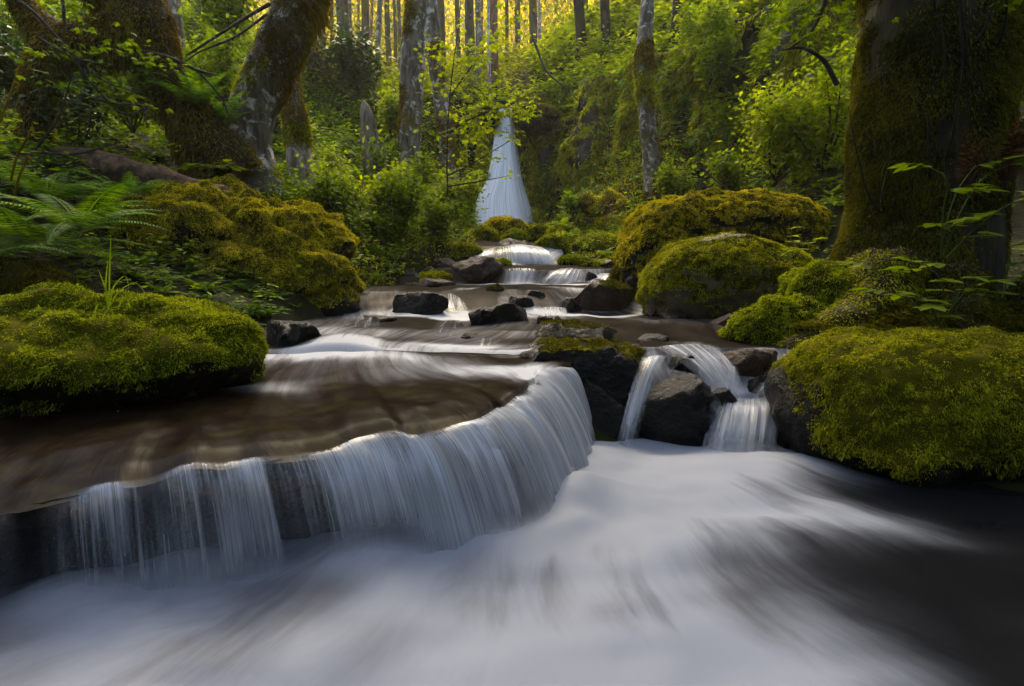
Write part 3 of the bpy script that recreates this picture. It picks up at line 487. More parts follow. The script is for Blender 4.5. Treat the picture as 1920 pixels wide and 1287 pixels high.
fall('cascade', 'smooth sloping veil right of the thin strands', pl((1046, 505, 10.05), (1070, 503, 10.05), (1095, 506, 10.05)), pl((1004, 533, 9.6), (1045, 535, 9.58), (1092, 535, 9.6)), lambda u, t, s: .62-.2*u+.1*t-.2*(np.abs(u-.5)*2)**4, M['casc'], .4, 24, 100, .02, 1, .03, cat='cascade')
fall('cascade', 'rightmost white veil of the stepped mid falls', pl((1122, 514, 9.95), (1138, 513, 9.95), (1154, 514, 9.95)), pl((1088, 535, 9.55), (1118, 537, 9.52), (1150, 537, 9.55)), dn(.62, .05), M['casc'], .4, 24, 80, .02, 1, .03, cat='cascade')
fall('cascade', 'small white chute beside the dark wet stone mid stream', pl((834, 545, 8.3), (848, 544, 8.3), (862, 545, 8.3)), pl((836, 584, 7.35), (856, 586, 7.3), (880, 585, 7.3)), dn(.58, .05), M['casc'], .85, 24, 60, .02, 1, .08, cat='cascade')
fall('cascade', 'little white chute on the left below the brown hump', pl((822, 511, 10.4), (836, 510, 10.4), (850, 512, 10.4)), pl((826, 526, 9.7), (842, 528, 9.7), (862, 528, 9.7)), dn(.7, .05), M['casc'], .6, 20, 50, .02, 1, .05, cat='cascade')
fall('cascade', 'trickle of white water beside the round moss stone', pl((1076, 458, 13.2), (1082, 457, 13.2), (1088, 458, 13.2)), pl((1070, 480, 12.5), (1077, 482, 12.5), (1085, 482, 12.5)), dn(.68, 0), M['casc'], .4, 20, 40, .02, 1, .03, cat='cascade')
fall('cascade', 'short run of white water by the left bank stones', pl((766, 513, 10.2), (776, 512, 10.2), (786, 514, 10.2)), pl((756, 524, 9.7), (772, 526, 9.7), (788, 526, 9.7)), dn(.6, 0), M['casc'], .6, 20, 40, .02, 1, .03, cat='cascade')
fall('cascade', 'small white spill between the black dome and the broad dark rock', pl((1010, 578, 7.3), (1036, 576, 7.3), (1062, 578, 7.3)), pl((1002, 597, 6.75), (1034, 600, 6.7), (1066, 598, 6.75)), dn(.6, .05), M['casc'], .7, 22, 70, .02, 1, .04, cat='cascade')
fall('cascade', 'low white spill over the flat stone on the left of stream', pl((640, 594, 6.4), (676, 592, 6.4), (716, 594, 6.4)), pl((624, 615, 5.8), (668, 618, 5.8), (716, 617, 5.8)), dn(.46, .05), M['casc'], .95, 22, 90, .02, 1, .04, cat='cascade')
fall('cascade', 'white tongue of water in front of and left of the black dome in mid stream', pl((820, 603, 5.9), (850, 602, 5.9), (880, 603, 5.9)), pl((800, 630, 5.3), (842, 634, 5.25), (884, 632, 5.3)), dn(.44, .08), M['casc'], .95, 22, 90, .02, 1, .04, cat='cascade')
fall('cascade', 'pair of glassy chutes left of flat mossy rock', pl((884, 636, 5.25), (905, 634, 5.25), (940, 636, 5.25)), pl((880, 668, 4.85), (905, 670, 4.82), (926, 668, 4.85)), dn(.46, .1), M['casc'], .5, 20, 60, .02, 1, .03, cat='cascade')
# tall waterfall and the dark cone of rock it slides down
Yw = 21.3
top = pl((930, 203, Yw+.3), (945, 202, Yw+.1), (960, 204, Yw+.3)); bot = pl((890, 415, Yw-.6), (940, 425, Yw-1.6), (1003, 425, Yw-.8))
W_ = empty('waterfall', 'tall slender waterfall widening to a white skirt deep in forest', 'waterfall', tuple(np.mean(bot, 0)))
T = spline(top, 140); B = spline(bot, 140); rows = 80; t = np.linspace(0, 1, rows)
PY = np.array([203, 260, 300, 336, 350, 365, 377, 392, 425]); LX = np.array([929, 926, 921, 913, 907, 898, 894, 892, 890]); RX = np.array([965, 969, 973, 979, 983, 988, 992, 996, 1003])
for k in range(2):
    V = np.empty((rows, 140, 3)); cu = np.linspace(0, 1, 140)
    for i, tt_ in enumerate(t):
        py = 203+tt_*(425-203); l, r = np.interp(py, PY, LX), np.interp(py, PY, RX); dY = Yw+.2-1.5*tt_**1.8
        for j, u in enumerate(cu): V[i, j] = P(l+(r-l)*u, py, dY+.35*(2*u-1)**2*(.3+tt_)+.04*k)
    f = V.reshape(-1, 3); u = np.tile(cu, rows); tv = np.repeat(t, 140)
    f[:, 1] -= .02*noise(np.c_[u*9*(1), tv*.5, u*0+k], 3)*sm(0, .3, tv)
    d = np.interp(u, [0, .05, .15, .55, .68, .76, .9, 1], [.75, .85, .90, .90, .84, .64, .58, .45])+.18*np.exp(-((tv-.85)/.2)**2)*(u < .6)-.12*np.exp(-((tv-.25)/.2)**2)
    mk('water_sheet', f-np.array(W_.location), grid_faces(rows, 140), M['tall'], W_, attrs=dict(dens=d-.05*k, fade=tv*0+1, flow=np.c_[u*2.2+k*5, tv*4, u*0+k]))
cone = []
for tt_ in np.linspace(-.06, 1.1, 70):
    py = 203+tt_*222; l, r = np.interp(py, PY, LX)-26-10*max(tt_, 0), np.interp(py, PY, RX)+30+14*max(tt_, 0)
    for u in np.linspace(0, 1, 70): cone.append(P(l+(r-l)*u, py, Yw+.35-1.5*max(tt_, 0)**1.8+.9*(2*u-1)**2*(.4+max(tt_, 0))))
cone = np.array(cone); cone[:, 1] += .22*fbm(cone*1.3, 5, 8)+.08
tag(mk('rock_cone', cone, grid_faces(70, 70), M['wet_rock']), 'dark wet rock slope under the tall waterfall', 'rock'); CN = C.objects[-1] if False else bpy.data.objects['rock_cone']
Pt, N = sample(cone, grid_faces(70, 70), 14000, lambda p, N: sm(.55, .95, np.abs((p[:, 0]+.25)/(.55+.12*(7.5-p[:, 2])))+.3*noise(p*1.5, 4))); mk('moss', *kites(Pt-np.array([0, .03, 0]), rng.normal(size=Pt.shape)*.5+np.array([0, -.6, -.8]), .14, .05, .03), M['moss_yellow'], CN, smooth=False)

# ------------------------------------------------------------------ cliff on the right of the waterfall
foot = spline(pl((880, 420, 22.6), (960, 425, 22.8), (1030, 420, 21.6), (1090, 425, 19.6), (1150, 425, 18.6), (1230, 410, 16.6), (1330, 390, 14.6), (1440, 385, 13.2), (1580, 420, 11.2), (1720, 430, 10.4)), 260)
topl = spline(pl((880, 215, 23.4), (960, 202, 23.3), (1030, 178, 22.6), (1090, 165, 21.), (1150, 150, 19.8), (1230, 115, 17.9), (1330, 70, 16.), (1440, 10, 14.8), (1580, -60, 13.2), (1720, -80, 12.4)), 260)
nr = 170; t = np.linspace(-.08, 1.08, nr)[:, None, None]; G = foot[None]*(1-t)+topl[None]*t; nv = nrm(np.gradient(foot[:, :2], axis=0)); nv = np.c_[nv[:, 1], -nv[:, 0]]
f = G.reshape(-1, 3).copy(); tv = np.repeat(t[:, 0, 0], 260); NVf = np.tile(nv, (nr, 1)); sx = np.tile(np.linspace(0, 1, 260), nr)
bul = .55*np.sin(np.clip(tv, 0, 1)*np.pi*.9+.5)-.35; rel = .55*fbm(f*np.array([.55, .55, .35]), 5, 71)+.28*(1-2*np.abs(noise(f*np.array([1.1, 1.1, .5]), 77)))
for u0, t0, ru, rt, dp in ((.41, .52, .022, .30, 1.7), (.55, .50, .030, .24, 1.4), (.60, .30, .02, .2, .5), (.73, .72, .035, .22, 1.9), (.30, .75, .03, .12, .5), (.645, .5, .018, .25, .6)): rel -= dp*np.exp(-(((sx-u0)/ru)**2+((tv-t0)/rt)**2))
k = sm(.06, .22, sx)*sm(-.08, .1, tv); f[:, :2] += NVf*((bul+rel)*k)[:, None]
CF = (f, grid_faces(nr, 260)); kind(mk('cliff', f, CF[1], M['grey_rock']), 'structure')
_T = f[CF[1]]; _n3 = np.cross(_T[:, 1]-_T[:, 0], _T[:, 3]-_T[:, 0]); FLIP = -1 if _n3[:, 1].mean() > 0 else 1
if FLIP < 0: CF = (f, CF[1][:, ::-1])
def cmask(p, N): return sm(-.5, -.1, fbm(p*np.array([.8, .8, .45]), 4, 83)+.9*N[:, 2])
Pt, N = sample(*CF, 220000, cmask); d = N*.6+rng.normal(size=N.shape)*.35+np.array([0, 0, -1.0])
kind(mk('moss', *kites(Pt, d, .16*rng.uniform(.5, 1.5, len(Pt)), .04, .03), M['moss_yellow'], smooth=False), 'stuff')

# ------------------------------------------------------------------ plant templates
def frond(n=20, L=1., droop=.55, w=.16, seg=6, up=.5, gap=.8):
    s = np.linspace(0, 1, 40); r = np.c_[s*L*math.cos(up), s*0, L*(math.sin(up)*s-droop*s*s)]
    V, Q, o = [], [], 0
    ks = np.linspace(.1, .985, n); parts = []
    for sd in (-1, 1):
        b = np.c_[np.interp(ks, s, r[:, 0]), ks*0, np.interp(ks, s, r[:, 2])]; tg = nrm(np.c_[np.interp(ks, s, np.gradient(r[:, 0])), ks*0, np.interp(ks, s, np.gradient(r[:, 2]))])
        l = w*L*np.minimum(1, (ks/.22)**.6)*np.clip((1.03-ks)/.75, 0, 1)**.8
        d = np.c_[tg[:, 0]*.35, np.full(n, sd), tg[:, 2]*.35-.18]; parts.append(kites(b, d, l, L/n*gap*2*.62, l*.12, side=tg, mid=.35))
    rs = np.linspace(0, 1, seg); b = np.c_[np.interp(rs, s, r[:, 0]), rs*0, np.interp(rs, s, r[:, 2])]; wv = np.array([0, .006*L, 0])
    V = np.concatenate([b-wv, b+wv]); Q = np.array([[i, i+1, seg+i+1, seg+i] for i in range(seg-1)]); parts.append((V, Q))
    V, Fq = cat(parts); return V, Fq[0]
def rosette(nf, T, seed, lo=-.1, hi=.5):
    g = np.random.default_rng(seed); a = np.linspace(0, 2*np.pi, nf, endpoint=False)+g.uniform(-.3, .3, nf)
    return spread(T, np.zeros((nf, 3)), rotz(a)@rotz(g.uniform(-.15, .15, nf), g.uniform(lo, hi, nf), np.full(nf, -np.pi/2)), g.uniform(.6, 1.05, nf))
def sprig(nl, h, leaf, seed, spreadr=.5):
    g = np.random.default_rng(seed); s = g.uniform(.25, 1, nl); a = g.uniform(0, 2*np.pi, nl); b = np.c_[np.cos(a)*.08*h, np.sin(a)*.08*h, s*h]; d = np.c_[np.cos(a), np.sin(a), g.uniform(-.35, .45, nl)]
    b = b+d*h*spreadr*g.uniform(0, .7, nl)[:, None]; sd = np.c_[-np.sin(a), np.cos(a), g.uniform(-.4, .4, nl)]
    return kites(b, d, leaf*g.uniform(.7, 1.3, nl), leaf*.6*g.uniform(.7, 1.2, nl), leaf*.15, side=sd)
def palm(leaf=1.):  # one palmate maple leaf in the xy plane, tip along +x
    a = np.radians([-105, -55, 0, 55, 105]); l = np.array([.55, .85, 1, .85, .55])*leaf*.6; d = np.c_[np.cos(a), np.sin(a), a*0-.1]
    return kites(np.zeros((5, 3)), d, l, l*.55, l*.2, side=np.c_[-np.sin(a), np.cos(a), a*0], mid=.55)
FR, FRs, FRl = frond(22), frond(11, 1., .6, .2, 4, .6), frond(28, 1., .45, .17, 10, .45, .52)
CLF = [rosette(9, FRs, k) for k in range(4)]; CLS = [sprig(16, 1., .26, k) for k in range(4)]; PALM = palm()
def scatter(n, fn, Ts, size, tilt=.25):
    x, y, z = fn(n); parts = []; w = rng.integers(0, len(Ts), len(x))
    for k, T in enumerate(Ts):
        i = np.where(w == k)[0]
        if len(i): parts.append(spread(T, np.c_[x, y, z][i], rotz(rng.uniform(0, 6.28, len(i)), rng.uniform(0, tilt, len(i)), rng.uniform(0, 6.28, len(i))), size(x[i], y[i])*rng.uniform(.6, 1.4, len(i))))
    V, Fq = cat(parts); return V, Fq[0]
def onground(x0, x1, y0, y1, dens=None):
    def fn(n):
        y = y0+(y1-y0)*rng.random(n*3)**.8; x = np.interp(rng.random(n*3), [0, 1], [-1, 1])*(y*1.0+1.5); ok = (x > x0(y) if callable(x0) else x > x0) & (x < (x1(y) if callable(x1) else x1)) & ~inwater(x, y)
        if dens is not None: ok &= rng.random(len(x)) < dens(x, y)
        x, y = x[ok][:n], y[ok][:n]; return x, y, hT(x, y)-.02
    return fn
def inbox(px0, px1, py0, py1, Y): a, b = P(px0, py0, Y), P(px1, py1, Y); return a[0], b[0]
yy = rng.uniform(8.6, 22, 90000); xx = rng.uniform(-4, 4.5, 90000); zz = hT(xx, yy); kk = zz > zwat(yy)-.02; gp_ = np.c_[xx, yy, zz][kk]
kind(mk('moss', *kites(gp_, rng.normal(size=gp_.shape)*.6+np.array([0, -.2, .5]), .07*rng.uniform(.5, 1.6, len(gp_))*(1+gp_[:, 1]*.03), .035, .02), M['moss_yellow'], smooth=False), 'stuff')
und = lambda x, y: .10+.014*y
notboulder = lambda x, y: np.where(((x+3.8)/1.5)**2+((y-7.9)/1.3)**2 < 1, 0, np.where((x > -4.1) & (x < -1.2) & (y < 4.3), 0, np.where((x > 2) & (y < 10) & (x < 4.2), .3, 1)))
near = lambda a, b: (lambda x, y: notboulder(x, y)*((y > a) & (y < b)))
kind(mk('undergrowth', *scatter(3200, onground(-30, -1., 4.6, 22, notboulder), CLF, lambda x, y: .16+.016*y), M['fern'], smooth=False), 'stuff')
kind(mk('undergrowth', *scatter(3600, onground(-30, -1., 4.6, 26, notboulder), CLS, lambda x, y: .18+.018*y), M['leaf'], smooth=False), 'stuff')
kind(mk('undergrowth', *scatter(2500, onground(1., 30, 4.6, 26, notboulder), CLS+CLF, lambda x, y: .18+.018*y), M['leaf'], smooth=False), 'stuff')
kind(mk('undergrowth', *scatter(9000, onground(-40, 45, 22, 52), CLS, lambda x, y: .35+.016*y), M['leaf_olive'], smooth=False), 'stuff')
# foliage hanging on the cliff
Pt, N = sample(*CF, 2300, lambda p, N: sm(-.35, .25, fbm(p*np.array([.7, .7, .5])+5, 4, 91)+.8*N[:, 2])); az = np.arctan2(N[:, 1], N[:, 0])
h2 = rng.integers(0, 2, len(Pt)); hang = []
R = rotz(az+rng.normal(0, .5, len(Pt)))@rotz(np.zeros(len(Pt)), rng.uniform(.2, .9, len(Pt)), np.full(len(Pt), np.pi/2))
i = h2 == 0; hang.append(spread(FR, Pt[i], R[i], rng.uniform(.3, .75, i.sum())))
kind(mk('fern_fringe', *hang[0], M['fern'], smooth=False), 'stuff')
i = h2 == 1; kind(mk('foliage', *spread(CLS[0], Pt[i], rotz(rng.uniform(0, 6.28, i.sum())), rng.uniform(.25, .6, i.sum())), M['leaf'], smooth=False), 'stuff')
# slope above the cliff
def slope(n):
    y = rng.uniform(15, 30, n*4); x = rng.uniform(1, 26, n*4); ok = x > np.interp(y, [15, 18, 21, 24, 30], [7.4, 5.2, 3.0, .6, -1.]); x, y = x[ok][:n], y[ok][:n]; return x, y, hT(x, y)
kind(mk('foliage', *scatter(5200, slope, CLS+CLF[:1], lambda x, y: .45+.012*y), M['leaf_bright'], smooth=False), 'stuff')

# ------------------------------------------------------------------ trees
def hair(V, Fc, n, ln, wd, mask=None, droop=.9, out=.5):
    Pt, N = sample(V, Fc, n, mask); d = N*out+rng.normal(size=N.shape)*.35+np.array([0, 0, -droop]); l = ln*rng.uniform(.4, 1.5, len(Pt))
    return kites(Pt-N*.005, d, l, wd*rng.uniform(.7, 1.4, len(Pt)), l*.15)
def crown(n, r, size, seed, squash=.7, clumps=26):
    g = np.random.default_rng(seed); cc = nrm(g.normal(size=(clumps, 3)))*g.uniform(.2, 1, (clumps, 1))**.5*r; cc[:, 2] *= squash
    i = g.integers(0, clumps, n); p = cc[i]+g.normal(size=(n, 3))*r*.16; d = g.normal(size=(n, 3)); d[:, 2] -= .3
    return kites(p, d, size*g.uniform(.6, 1.4, n), size*.6, size*.1)
def high(V, Fc, b, k=.53, m=.5):
    q = V.reshape(-1, 4, 3); w = q[:, 2]+np.asarray(b); ok = w[:, 2] > CAMZ+k*np.maximum(w[:, 1], 0)+m; return q[ok].reshape(-1, 3), np.arange(4*ok.sum()).reshape(-1, 4)
def tree(name, label, pts, radii, bark, rows=60, seg=24, amp=.10, fr=2.5, seed=0, moss=None, group=None, lump=0, crownspec=None, leafm='leaf', cat='tree', branches=()):
    base = np.asarray(pts[0], float); o = empty(name, label, cat, tuple(base), group)
    q = np.asarray(pts, float)-base; V, Fs = tube(q, radii, rows, seg, amp, fr, seed, lump); mk('trunk', V, Fs, M[bark], o)
    for (mt, n, ln, wd, mask) in (moss or ()):
        mk('moss', *hair(V, Fs[0], n, ln, wd, (lambda p, N, m=mask: m(p+base, N)) if mask else None), M[mt], o, smooth=False)
    for b, rr, mt in branches:
        bV, bF = tube(np.asarray(b, float)-base, rr, 26, 8, .1, 8, seed+3); mk('branch', bV, bF, M[mt], o)
    if crownspec:
        n, r, s, off = crownspec; Vc, Fc = crown(n, r, s, seed+9); Vc = Vc+q[-1]+np.array(off); Vc, Fc = high(Vc, Fc, base); mk('crown', Vc, Fc, M[leafm], o, smooth=False)
    return o
# leaning mossy maple
Ym = 10.
mp = pl((478, 372, Ym), (470, 300, Ym), (468, 240, Ym), (492, 165, Ym), (528, 90, Ym+.1), (556, 10, Ym+.3), (566, -120, Ym+.8), (560, -420, Ym+1.5))
tree('mossy_maple', 'thick leaning maple with white patches and rusty moss on left bank', mp, [.46, .36, .36, .37, .37, .39, .38, .3], 'bark_maple', 90, 36, .10, 2.2, 3,
     [('moss_rust', 60000, .055, .013, lambda p, N: sm(4.4, 5.1, p[:, 2]+1.1*fbm(p*1.4, 3, 3)+.5*N[:, 0])), ('moss_yellow', 9000, .05, .014, lambda p, N: sm(.25, .5, fbm(p*2., 3, 8)-.3*N[:, 0])*sm(5.2, 4.4, p[:, 2])), ('moss_rust', 3500, .22, .02, lambda p, N: sm(.3, .8, N[:, 0])*sm(5., 6., p[:, 2]))],
     lump=.15, branches=[(pl((505, 8, 9.6), (450, 40, 9.2), (395, 75, 8.9), (340, 108, 8.6), (300, 120, 8.4)), [.03, .022, .018, .013, .006], 'twig'), (pl((500, 28, 9.6), (430, 75, 9.), (370, 100, 8.7), (330, 130, 8.4)), [.022, .016, .012, .004], 'twig'), (pl((260, 95, 8.3), (320, 110, 8.4), (370, 132, 8.5), (412, 142, 8.5)), [.02, .03, .022, .008], 'twig'), (pl((365, 130, 8.5), (400, 165, 8.6), (425, 205, 8.7), (428, 225, 8.7)), [.018, .013, .01, .004], 'twig')], crownspec=(5000, 3.4, .2, (1.2, -1.5, 2.5)))  # its unseen crown is set over the stream to shade the foreground
tree('alder_trunk', 'short white barked trunk with a moss collar beside the leaning maple', pl((570, 375, 12), (563, 310, 12), (556, 250, 12), (546, 180, 12), (540, 120, 12.1), (538, 40, 12.3)), [.31, .26, .24, .20, .17, .15], 'bark_pale', 50, 24, .08, 2.5, 5,
     [('moss_rust', 14000, .06, .016, lambda p, N: sm(4.0, 4.4, p[:, 2]+.3*fbm(p*2, 3, 4))), ('moss_yellow', 6000, .08, .02, lambda p, N: np.exp(-((p[:, 2]-4.05)/.14)**2))])
for lb, pts, rad, bk, sd, ms in (
        ('grey lichen spotted alder trunk standing straight left of the waterfall', pl((768, 372, 16), (766, 300, 16), (771, 200, 16), (774, 100, 16), (781, 0, 16), (790, -300, 16.5)), [.36, .30, .31, .30, .28, .2], 'bark_alder', 7, [('moss_rust', 15000, .06, .018, lambda p, N: sm(.25, .55, fbm(p*.9, 4, 14)+.35*N[:, 0]*-1-.1))]),
        ('slightly leaning alder trunk just left of the waterfall', pl((850, 385, 18), (843, 320, 18), (838, 260, 18), (826, 180, 18), (814, 100, 18), (806, 0, 18), (795, -300, 18.5)), [.32, .27, .25, .24, .23, .22, .15], 'bark_alder', 8, [('moss_rust', 12000, .06, .02, lambda p, N: sm(.25, .55, fbm(p*.9, 4, 15)+.35*N[:, 0]))]),
        ('mossy alder trunk rising in front of the dark cliff', pl((1232, 372, 15.2), (1222, 300, 15.2), (1212, 210, 15.2), (1207, 130, 15.2), (1210, 60, 15.3), (1216, -20, 15.4), (1225, -200, 15.6)), [.33, .24, .21, .20, .19, .16, .12], 'bark_alder', 9, [('moss_rust', 12000, .07, .02, lambda p, N: sm(.25, .55, fbm(p*.9, 4, 16)+.3*N[:, 0])), ('moss_yellow', 4000, .09, .02, lambda p, N: np.exp(-((p[:, 2]-6.0)/.3)**2))])):
    tree('alder_trunk', lb, pts, rad, bk, 70, 26, .08, 2.4, sd, ms, lump=.1, crownspec=(700, 3.0, .25, (0, 0, 4)))
tree('broken_snag', 'pale weathered snag with a pointed broken top by the left slope', pl((702, 338, 17), (696, 280, 17), (690, 230, 17), (684, 200, 17), (681, 189, 17)), [.34, .27, .22, .13, .03], 'snag', 40, 20, .08, 3, 11, cat='snag')
tree('broken_snag', 'thin short grey snag close beside the pointed snag', pl((722, 336, 17.2), (718, 300, 17.2), (716, 270, 17.2)), [.13, .10, .05], 'snag', 24, 14, .15, 3, 12, cat='snag')
tree('broken_snag', 'short mossy stump with jagged top beside the leaning alder trunk', pl((862, 378, 18.3), (862, 310, 18.3), (861, 250, 18.3)), [.24, .22, .19], 'bark_dark', 30, 18, .12, 3, 13, [('moss_yellow', 7000, .07, .02, None)], cat='stump')
# arching old tree in the dark left corner
ar = empty('arching_tree', 'old arched tree shaggy with rusty moss in the dark left corner', 'tree', tuple(P(370, 300, 9.3)))
b0 = np.array(ar.location)
for nm, pts, rad, n in (('trunk', pl((420, 330, 9.3), (375, 245, 9.2), (335, 185, 9.1), (300, 120, 9.1), (270, 60, 9.1), (235, -20, 9.1), (225, -140, 9.3)), [.56, .42, .32, .34, .42, .48, .5], 26000),
                        ('limb', pl((255, 60, 8.9), (190, 75, 8.7), (130, 75, 8.6), (85, 50, 8.6), (45, 5, 8.6), (20, -50, 8.6)), [.36, .29, .26, .19, .14, .12], 14000),
                        ('limb', pl((150, 70, 8.6), (95, 95, 8.5), (72, 150, 8.4), (68, 210, 8.3), (58, 280, 8.2), (50, 320, 8.2)), [.25, .22, .19, .17, .19, .24], 9000)):
    V, Fs = tube(np.array(pts)-b0, rad, 60, 26, .16, 2.2, 15, .2); mk(nm, V, Fs, M['bark_dark'], ar)
    mk('moss', *hair(V, Fs[0], int(n*1.8), .06, .014), M['moss_rust'], ar, smooth=False)
    mk('moss_strands', *hair(V, Fs[0], n//6, .22, .014, lambda p, N: sm(.1, -.5, N[:, 2]), 1.5, .2), M['moss_olive'], ar, smooth=False)
# giant trunk on the right
gt = empty('giant_trunk', 'massive dark old trunk hung with moss filling the right side', 'tree', (3.85, 5.5, .5)); b0 = np.array(gt.location)
gp = np.array([(3.78, 5.5, .3), (3.82, 5.5, .8), (3.85, 5.5, 1.4), (3.88, 5.5, 2.2), (3.86, 5.5, 3.0), (3.85, 5.5, 4.2), (3.85, 5.6, 7), (3.9, 5.8, 12)])-b0
V, Fs = tube(gp, [.92, .74, .62, .57, .58, .60, .56, .45], 130, 60, .10, 1.5, 22, .12); mk('trunk', V, Fs, M['bark_dark'], gt)
mk('moss', *hair(V, Fs[0], 120000, .032, .009, lambda p, N: sm(-.3, .3, fbm((p+b0)*1.2, 4, 5)-1.1*N[:, 0]-.95)*sm(5., 4., p[:, 2])*sm(.6, .3, N[:, 1])), M['moss_olive'], gt, smooth=False)  # darker moss tone stands in for the dim light at this side
mk('moss', *hair(V, Fs[0], 150000, .036, .009, lambda p, N: sm(-.25, .3, fbm((p+b0)*np.array([2.2, 2.2, .8])+4, 4, 6))*sm(5., 4., p[:, 2])*sm(.6, .3, N[:, 1])), M['moss_olive'], gt, smooth=False)
mk('moss_strands', *hair(V, Fs[0], 3000, .14, .008, lambda p, N: sm(5., 4., p[:, 2]), 1.6, .25), M['moss_olive'], gt, smooth=False)
for q, rr in (([(3.45, 5.15, 1.25), (3.1, 4.95, .85), (2.75, 4.85, .66), (2.35, 4.85, .55)], [.34, .28, .22, .12]), ([(3.75, 4.95, 1.1), (3.65, 4.6, .75), (3.5, 4.35, .6), (3.3, 4.2, .5)], [.32, .25, .18, .1]), ([(4.3, 5.0, 1.0), (4.5, 4.7, .75), (4.7, 4.5, .6)], [.3, .22, .12])):
    rV, rF = tube(np.array(q)-b0, rr, 40, 20, .16, 3, 33, .2); rt = mk('root', rV, rF, M['bark_dark'], gt); mk('root_moss', *hair(rV, rF[0], 22000, .04, .009, lambda p, N: sm(-.4, .2, N[:, 2]+.3), .7), M['moss_yellow' if q[0][0] < 3.5 else 'moss_olive'], rt, smooth=False)
for k in range(11):
    a = rng.uniform(3.5, 5.1); z0 = rng.uniform(1.2, 3.0); s0 = np.array([math.cos(a)*.72, math.sin(a)*.72, z0]); u = np.array([math.cos(a), math.sin(a), 0])
    s0 = s0*np.array([.88, .88, 1]); sl_ = rng.normal(0, .12); h_ = rng.uniform(.4, .9); q = [s0, s0+u*.07+np.array([sl_*.2, 0, h_*.12]), s0+u*.11+np.array([sl_*.6, 0, h_*.5]), s0+u*.13+np.array([sl_, 0, h_])]
    tV, tF = tube(q, [.014, .011, .008, .003], 20, 7, .1, 8, k); mk('shoot', tV, tF, M['bark_dark'], gt)
Vc, Fc = crown(15000, 7.6, .24, 77, .5, 80); Vc = Vc+np.array([-2.6, -1.2, 9.4]); Vc, Fc = high(Vc, Fc, b0); mk('crown', Vc, Fc, M['leaf'], gt, smooth=False)  # unseen crown, swung toward the camera to shade the foreground
boulder('root_mound', 'bright moss covered root foot at base of the giant trunk', P(1490, 612, 5.35), (.50, .42, .26), [((.35, .12, .2), (.42, .4, .42)), ((-.3, -.05, -.08), (.35, .3, .2))], 6, .1, 1.6, 'wet_rock', 'moss_lime', 60000, .035, .008, lambda p, N: sm(-.5, 0, N[:, 2]), .6, 31, cush=.06, cfr=4., cat='root')
boulder('root_mound', 'dim mossy root bank running behind the olive boulder', P(1760, 615, 4.9), (1.2, .5, .2), [], 6, .12, 1.6, 'soil', 'moss_olive', 40000, .05, .010, None, .7, 32, cush=.05, cat='root')
# fallen log
lg = mk('fallen_log', *tube(pl((30, 300, 8.2), (100, 305, 8.15), (170, 312, 8.1), (250, 325, 8.0), (335, 345, 7.9), (420, 368, 7.8)), [.17, .20, .22, .19, .15, .12], 60, 22, .2, 2.4, 41), M['log']); tag(lg, 'reddish brown bare fallen log lying behind the left ferns', 'log')
# driftwood root
dr = empty('driftwood_root', 'gnarled mossy driftwood root below the cliff right of waterfall', 'driftwood', tuple(P(1130, 425, 15))); b0 = np.array(dr.location)
for k, (q, rr) in enumerate(((((1105, 425), (1112, 400), (1100, 378), (1098, 362)), (.26, .22, .2, .1)), (((1112, 405), (1128, 390), (1140, 368), (1135, 358)), (.2, .2, .17, .1)), (((1120, 418), (1140, 405), (1158, 392), (1168, 378)), (.22, .18, .14, .08)), (((1118, 422), (1145, 415), (1165, 412), (1170, 400)), (.15, .12, .11, .05)), (((1125, 385), (1150, 372), (1163, 380), (1160, 400)), (.12, .13, .12, .08)))):
    V, Fs = tube(np.array([P(a, b, 15+.2*k*(-1)**k) for a, b in q])-b0, rr, 30, 14, .22, 3, 60+k, .3); mk('root_limb', V, Fs, M['log'], dr); mk('moss', *hair(V, Fs[0], 3000, .07, .02, lambda p, N: sm(-.1, .5, N[:, 2]), .5), M['moss_gold'], dr, smooth=False)
